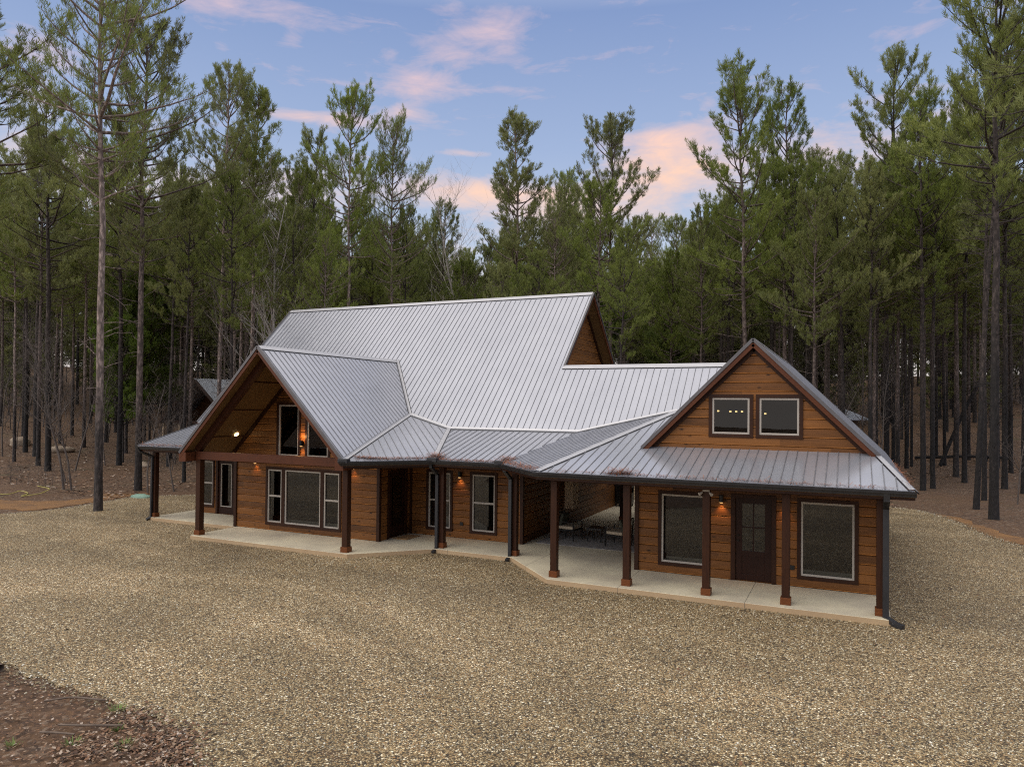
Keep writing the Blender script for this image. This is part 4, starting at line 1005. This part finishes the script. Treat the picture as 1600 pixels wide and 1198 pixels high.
BM = [bare_mesh('sapling', 31, 7, M_gray, .05), bare_mesh('sapling', 32, 5, M_gray, .04, 20, 1.3), bare_mesh('sapling', 33, 9, M_gray, .06, 28), bare_mesh('shrub', 34, 3.2, M_gray, .025, 22, 1.6)]
BW = bare_mesh('white_bare', 35, 17.5, M_birch, .11, 44, .8)
def bare(me_, x, y, s_, label, group, name='bare_sapling', rz=0, tilt=(0, 0), z=None):
    o_ = bpy.data.objects.new(name, me_); COL.objects.link(o_); o_.location = (x, y, float(gh(x, y)) if z is None else z); o_.scale = (s_,)*3; o_.rotation_euler = (*tilt, rz); tag(o_, label, 'tree', group); return o_
bare(BW, -30.2, 13.2, 1., 'white barked leafless tree between the twin pines and the roof ridge', None, 'bare_tree')
bare(BW, -27.3, 34.3, 1.18, 'leafless tree with upright twigs in the gap of the skyline', None, 'bare_tree', 2.)
for i, (k, x, y, s_, lb, tl) in enumerate([(2, -36.0, 5.8, .95, 'leaning grey sapling left of the tall pale pine, foot in the brush', (0, R(-9))), (0, -35.7, 6.0, 1.1, 'grey sapling nearest the mossy stub left of the tall pale pine', (0, R(-4))),
    (1, -32.0, 7.4, 1.2, 'dark slim sapling left of the far left porch post', (0, 0)), (1, -31.6, 8.6, 1.1, 'thin sapling seen under the far left porch roof', (0, R(3))), (2, -40, 8.5, 1., 'bent bare sapling at the far left edge of the woods', (R(5), R(12))), (0, 6.6, 24.5, .8, 'thin bare sapling between the right hand pines', (0, R(6)))]):
    bare(BM[k], x, y, s_, lb, None, tilt=tl, rz=i)
n = 0
while n < 120:
    dist = fr_.uniform(36, 82); lat = fr_.uniform(-.76, .76)*dist
    if fr_.random() < .45: lat = -abs(lat)
    q = CAM+fwd0*dist+right*lat
    if clear(q.x, q.y): continue
    bare(BM[fr_.choice([0, 1, 2, 2, 3])], q.x, q.y, fr_.uniform(.7, 1.35), 'bare grey sapling among the forest pines, one of many alike', 'bare saplings in the forest', rz=fr_.uniform(0, 6.28), tilt=(R(fr_.gauss(0, 5)), R(fr_.gauss(0, 5)))); n += 1
for i in range(16):
    x = -38+fr_.uniform(-4, 5); y = 5.+fr_.uniform(-.7, .9)
    bare(BM[3], x, y, fr_.uniform(.22, .42), 'low leafless twiggy shrub on the brush mound at the left', 'twiggy shrubs on the brush mound', 'bare_shrub', rz=fr_.uniform(0, 6))

# ------------------------------------------------------------------ cabins deeper in the woods
M_farlog = wood('far_log_wall', (.10,.042,.016), (.045,.02,.010), (1, 1, 9))
M_farroof = simple('far_metal_roof', (.44,.47,.53), .4, .3, .1, 2)
def far_cabin(loc, rz, W_, D_, zE, pitch, label, posts=True, porch=2.2):
    root = empty('distant_cabin', (0, 0, 0)); tag(root, label, 'cabin', 'cabins deeper in the woods')
    zR = zE+pitch*W_/2; o_ = lambda mb, n_, mt, p=root: (lambda ob: (setattr(ob, 'parent', p), ob)[1])(mb.build(n_, mt))
    b = MB(); b.box(-W_/2+.6, W_/2-.6, porch, D_, 0, zE); b.add([(-W_/2+.6, porch, zE), (W_/2-.6, porch, zE), (0, porch, zR-.3), (-W_/2+.6, D_, zE), (W_/2-.6, D_, zE), (0, D_, zR-.3)], [(0,1,2), (5,4,3), (0,2,5,3), (2,1,4,5)]); o_(b, 'wall', M_farlog)
    rfm = MB()
    for sg in (-1, 1):
        pl = P(-pitch*sg, 0, zR); poly = rect(*sorted((0, sg*W_/2*1.06)), -.3, D_+.4); slab(rfm, pl, poly, -.12, 0); ribs(rfm, pl, poly, .30, .04, .03)
    o_(rfm, 'roof', M_farroof)
    tb_ = MB()
    for sg in (-1, 1): tb_.bar((0, -.33, zR-.15), (sg*W_/2*1.06, -.33, zR-.15-pitch*W_/2*1.06), .05, .26)
    o_(tb_, 'rake_board', M_trim)
    for x in (-W_*.3, W_*.25):
        f = MB(); frame_boxes(f, x-.5, x+.5, .9, 2.1, porch-.06, porch+.02, .08); f_ = o_(f, 'window', M_frame); gg = MB(); gg.add([(x-.45, porch-.02, .95), (x+.45, porch-.02, .95), (x+.45, porch-.02, 2.05), (x-.45, porch-.02, 2.05)], [(0,1,2,3)]); gl_ = gg.build('glass', M_glass); gl_.parent = f_
    dr = MB(); dr.box(-.45, .45, porch-.05, porch-.01, .02, 2.1); o_(dr, 'door', M_door)
    b = MB(); b.box(-W_/2, W_/2, -.2, porch, zE-.32, zE-.08); o_(b, 'porch_beam', M_trim)
    for i in range(5):
        x = -W_/2+.15+i*(W_-.3)/4; b = MB(); b.box(x-.09, x+.09, -.1, .08, 0, zE-.3); o_(b, 'porch_post', M_pale)
    b = MB(); b.box(-W_/2-.2, W_/2+.2, -.3, D_, -.3, .02); o_(b, 'porch_slab', M_conc)
    root.location = loc; root.rotation_euler.z = rz; return root
far_cabin((-54.8, 30.3, 0), 0, 9., 10, 2.7, .85, 'dark log cabin with blue grey gable roof, seen between trunks at the left')
far_cabin((-7.5, 53.5, .6), R(-18), 11., 9, 2.9, .42, 'low cabin with a pale roof edge, barely seen between trunks at the right')

# ------------------------------------------------------------------ small things on the ground
M_rock = simple('field_rock', (.33,.26,.19), .85, 0, .3, 4)
def rock(x, y, s_, label, seed):
    rr = random.Random(seed); bm_ = bmesh.new(); bmesh.ops.create_icosphere(bm_, subdivisions=3, radius=1)
    ph = [rr.uniform(0, 6) for _ in range(6)]
    for v in bm_.verts:
        c = v.co; k = 1+.16*math.sin(c.x*2.6+ph[0])+.13*math.sin(c.y*3.3+ph[1])+.1*math.sin(c.z*4+ph[2])+.05*math.sin(c.x*7+c.y*6+ph[3])
        v.co = Vector((c.x*k*s_, c.y*k*s_*.7, max(c.z, -.35)*k*s_*.52))
    me_ = bpy.data.meshes.new('rock'); bm_.to_mesh(me_); bm_.free(); me_.materials.append(M_rock); me_.shade_smooth()
    o_ = bpy.data.objects.new('rock', me_); COL.objects.link(o_); o_.location = (x, y, float(gh(x, y))+s_*.12); o_.rotation_euler.z = rr.random()*6; tag(o_, label, 'rock', 'rocks on the forest floor')
import bmesh
rock(-63.9, 20.3, .95, 'pale boulder farthest left on the forest floor', 1); rock(-57.8, 19.9, .8, 'tan boulder right of the two black trunks at the left', 2)
rock(-45.7, 17.8, .5, 'flat tan rock left of the far left porch post', 3); rock(-41.5, 15.4, .38, 'small pale rock beside the far left porch post', 4)
b = MB(); b.cyl((0,0,0), (0,0,.10), .42, .40, 24); b.cyl((0,0,.10), (0,0,.20), .40, .20, 24); o = b.build('septic_lid', M_septic); o.location = (-30.95, 6.2, -.12); o.scale = (1.35, .8, .7)
tag(o, 'pale green plastic ground lid on the straw left of the far left porch', 'lid')
def curve_tube(name, pts, r_, mt):
    P_ = np.array(pts, float); t = np.linspace(0, len(P_)-1, len(P_)*6); q = np.stack([np.interp(t, range(len(P_)), P_[:, i]) for i in range(3)], 1)
    for _ in range(3): q[1:-1] = (q[:-2]+q[1:-1]*2+q[2:])/4
    V = []; Fc = []; tube(V, Fc, q, np.full(len(q), r_), 6); o_ = bpy.data.objects.new(name, np_mesh(name, V[0], Fc[0], mt, 4)); COL.objects.link(o_); return o_
M_hose = simple('yellow_hose', (.42,.36,.10), .5, 0, .15, 4)
tag(curve_tube('garden_hose', [(-38.5,2.6,-.06),(-37.4,3.4,-.02),(-36.9,2.9,.0),(-36.2,3.4,0),(-36.6,4.1,.08),(-35.6,3.9,.02),(-35.2,3.2,-.03),(-34.9,4.0,.04),(-35.1,4.6,.2),(-35.8,4.4,.3)], .022, M_hose), 'yellow hose snaking over the straw at the far left', 'hose')
M_stick = simple('dead_stick', (.14,.105,.08), .9, 0, .4, 6)
for pts, lb in (([(-11.55,-10.35,-.09),(-11.2,-10.15,-.04),(-10.75,-9.95,-.08)], 'straight pale stick near the gravel edge, lower left corner'), ([(-10.6,-10.75,-.1),(-10.2,-10.7,-.05),(-9.75,-10.4,-.08)], 'curved dark stick in the middle of the lower left leaf patch'), ([(-10.6,-11.0,-.1),(-10.3,-10.95,-.07),(-10.1,-10.85,-.09)], 'short stick nearest the camera in the lower left leaf patch')):
    tag(curve_tube('fallen_stick', pts, .014, M_stick), lb, 'stick')
tag(curve_tube('fallen_log', [(-14.6,-9.9,-.05),(-13.9,-10.0,.0),(-13.35,-9.95,-.03)], .07, M_stick), 'dark rotten log at the left edge of the photo beside the gravel', 'log')
tag(curve_tube('fallen_log', [(4.2,52,.3),(8,51.5,.6),(11,52.5,.5)], .14, M_bark_dark), 'fallen trunk lying across the woods at the right', 'log')
tag(curve_tube('leaning_dead_trunk', [(5.6,47.5,.0),(7.2,48,4.2),(9.2,48.5,8.5)], .14, M_bark_dark), 'dead trunk leaning between the right hand pines', 'tree')
b = MB(); b.add([(-12.75,-10.75,-.08),(-12.5,-10.8,-.06),(-12.42,-10.55,-.07),(-12.62,-10.5,-.05)], [(0,1,2,3)]); o = b.build('paper_scrap', M_white); sm = o.modifiers.new('solid', 'SOLIDIFY'); sm.thickness = .006
tag(o, 'white paper scrap on the leaf litter in the lower left corner', 'litter')
# leaf litter, grass tufts and loose stones
def scatter_leaves(name, label, n, sampler, size, mt, seed, kind='stuff'):
    rr = np.random.default_rng(seed); xy = sampler(rr, n); n = len(xy); z = gh(xy[:, 0], xy[:, 1]); z = np.maximum(z, -.125)+.008+rr.random(n)*.02
    c = np.stack([xy[:, 0], xy[:, 1], z], 1); a = rr.random(n)*6.28; s_ = size*(.5+rr.random(n))
    u = np.stack([np.cos(a), np.sin(a), rr.normal(0, .25, n)], 1)*s_[:, None]; v = np.stack([-np.sin(a), np.cos(a), rr.normal(0, .25, n)], 1)*(s_*.55)[:, None]
    V = np.stack([c-u, c-v, c+u, c+v], 1); V[:, :, 2] = np.maximum(V[:, :, 2], z[:, None]-.005); o_ = bpy.data.objects.new(name, np_mesh(name, V.reshape(-1, 3), np.arange(4*n).reshape(-1, 4), mt, 4)); COL.objects.link(o_)
    tag(o_, label, 'leaves', kind='stuff'); return o_
def stones(name, label, pts, size, seed):
    rr = np.random.default_rng(seed); n = len(pts); z = np.maximum(gh(pts[:, 0], pts[:, 1]), -.125); c = np.stack([pts[:, 0], pts[:, 1], z+.002], 1)
    s_ = size*(.5+1.0*rr.random(n)**2)[:, None]*(1+.35*rr.normal(0, 1, (n, 3)))*np.array([1, 1, .62]); a = rr.random(n)*6.28; ca, sa_ = np.cos(a), np.sin(a)
    base = np.array([(1,0,.1),(0,1,0),(-1,.1,0),(0,-1,.1),(.1,0,1),(0,0,-1),(.62,.62,.5),(-.6,.6,.55),(-.6,-.62,.5),(.6,-.6,.55)], float)
    fs = np.array([(0,6,9,9),(0,1,6,6),(1,7,6,6),(1,2,7,7),(2,8,7,7),(2,3,8,8),(3,9,8,8),(3,0,9,9),(4,6,7,7),(4,7,8,8),(4,8,9,9),(4,9,6,6)])[:, :3]
    V = base[None]*s_[:, None, :]; X_ = V[..., 0]*ca[:, None]-V[..., 1]*sa_[:, None]; Y_ = V[..., 0]*sa_[:, None]+V[..., 1]*ca[:, None]
    V = np.stack([X_, Y_, V[..., 2]], -1)+c[:, None]; Fc = fs[None]+(np.arange(n)*10)[:, None, None]
    o_ = bpy.data.objects.new(name, np_mesh(name, V.reshape(-1, 3), Fc.reshape(-1, 3), M_stone)); COL.objects.link(o_); tag(o_, label, 'stones', kind='stuff')
_r = np.random.default_rng(8)
def inside(pts, poly):
    x, y = pts[:, 0], pts[:, 1]; k = np.zeros(len(pts), bool)
    for (x0, y0), (x1, y1) in zip(poly, poly[1:]+poly[:1]):
        if y0 == y1: continue
        k ^= ((y0 > y) != (y1 > y)) & (x < (x1-x0)*(y-y0)/(y1-y0)+x0)
    return k
_n = 150000; _d = 9.5+12*_r.random(_n)**1.25; _l = _r.uniform(-.74, .74, _n)*_d
_p = np.array(CAM)[None, :2]+np.array(fwd0)[None, :2]*_d[:, None]+np.array(right)[None, :2]*_l[:, None]
_p = _p[inside(_p, GP) & ~inside(_p, [(a, b) for a, b in SL])]
stones('loose_gravel', 'loose pebbles lying on the gravel in the foreground', _p[:110000], .0105, 1)
_e = []
for (a, b) in zip(GP, GP[1:]+GP[:1]):
    L_ = math.dist(a, b)
    if L_ > 11 or min(a[0], b[0]) < -32: continue
    m_ = int(L_*260); t = _r.random((m_, 1)); _e.append(np.array(a)*(1-t)+np.array(b)*t+_r.normal(0, .17, (m_, 2)))
stones('spilled_gravel', 'loose pebbles spilled along the ragged edge of the gravel', np.concatenate(_e), .016, 2)
def leafmat():
    nt = mat('dead_leaves'); g_ = nt.n('ShaderNodeNewGeometry')
    return fin(nt, nt.ramp(g_.outputs['Random Per Island'], [(0., (.035,.022,.017)), (.3, (.10,.052,.028)), (.6, (.20,.10,.05)), (.85, (.29,.20,.13)), (1., (.48,.40,.33))]), .8)
M_leaf = leafmat()
def in_patch(rr, n):
    x = rr.uniform(-17, -7.6, n*2); y = rr.uniform(-13.5, -9.7, n*2)
    k = (y < -9.85-.08*np.maximum(0, x+11)) & (y < -10.0-(x+9.6)*.42+.0*x) | ((x < -9.6) & (y < -9.95)); k &= (x < -7.9-(y+10.6)*-.9)
    return np.stack([x[k], y[k]], 1)[:n]
scatter_leaves('leaf_litter', 'brown dead leaves over the ground in the lower left corner', 7000, in_patch, .022, M_leaf, 4)
def edge_patch(rr, n):
    c = np.array([(-8.6,-10.55),(-9.2,-10.75),(-9.0,-10.3),(-9.9,-10.15),(-8.3,-10.9),(-9.7,-11)]); k = rr.integers(0, len(c), n); return c[k]+rr.normal(0, .22, (n, 2))
scatter_leaves('leaf_litter', 'dark wet leaves heaped at the gravel corner, lower left', 2200, edge_patch, .03, M_leaf, 5)
def woods(rr, n):
    dist = 33+40*rr.random(n)**1.4; lat = rr.uniform(-.76, .76, n)*dist; q = np.array(CAM)[None]+np.array(fwd0)[None]*dist[:, None]+np.array(right)[None]*lat[:, None]
    ok = np.array([not clear(a, b) or (a < -31.5 and b > 5) for a, b in q[:, :2]]); return q[ok][:, :2]
scatter_leaves('leaf_litter', 'pale dead leaves across the forest floor', 26000, woods, .085, M_leaf, 6)
def on_gravel(rr, n): return np.stack([rr.uniform(-24, 9, n), rr.uniform(-11, 12, n)], 1)
scatter_leaves('leaf_litter', 'stray brown leaves lying on the gravel', 420, on_gravel, .035, M_leaf, 7)
M_grass = simple('grass_blades', (.15,.23,.05), .7, 0, .3, 9)
def grass_tuft(x, y, s_, n, seed, label):
    rr = np.random.default_rng(seed); a = rr.random(n)*6.28; rad = rr.random(n)*.13*s_; b0 = np.stack([x+np.cos(a)*rad, y+np.sin(a)*rad, np.full(n, -.14)], 1); h = (.05+.06*rr.random(n))*s_
    tip = b0+np.stack([np.cos(a)*h*.8, np.sin(a)*h*.8, h], 1); sd_ = np.stack([-np.sin(a), np.cos(a), 0*a], 1)*.006
    o_ = bpy.data.objects.new('grass_tuft', np_mesh('grass_tuft', np.stack([b0-sd_, b0+sd_, tip], 1).reshape(-1, 3), np.arange(3*n).reshape(-1, 3), M_grass)); COL.objects.link(o_); tag(o_, label, 'grass', 'grass tufts in the lower left corner')
for i, (x, y, s_, lb) in enumerate([(-10.35,-10.05,1.3,'green grass tuft nearest the gravel edge'), (-9.8,-10.45,.9,'small green tuft below the grass by the gravel edge'), (-9.25,-10.75,1.4,'widest green tuft beside the dark leaf heap'), (-9.9,-11.0,1.1,'green tuft left of the dark leaf heap'), (-8.15,-11.05,1.2,'bright green tuft at the bottom of the gravel corner'), (-10.6,-11.35,1.,'green tuft at the lower edge near the left corner')]):
    grass_tuft(x, y, s_*.8, 50, 40+i, lb)
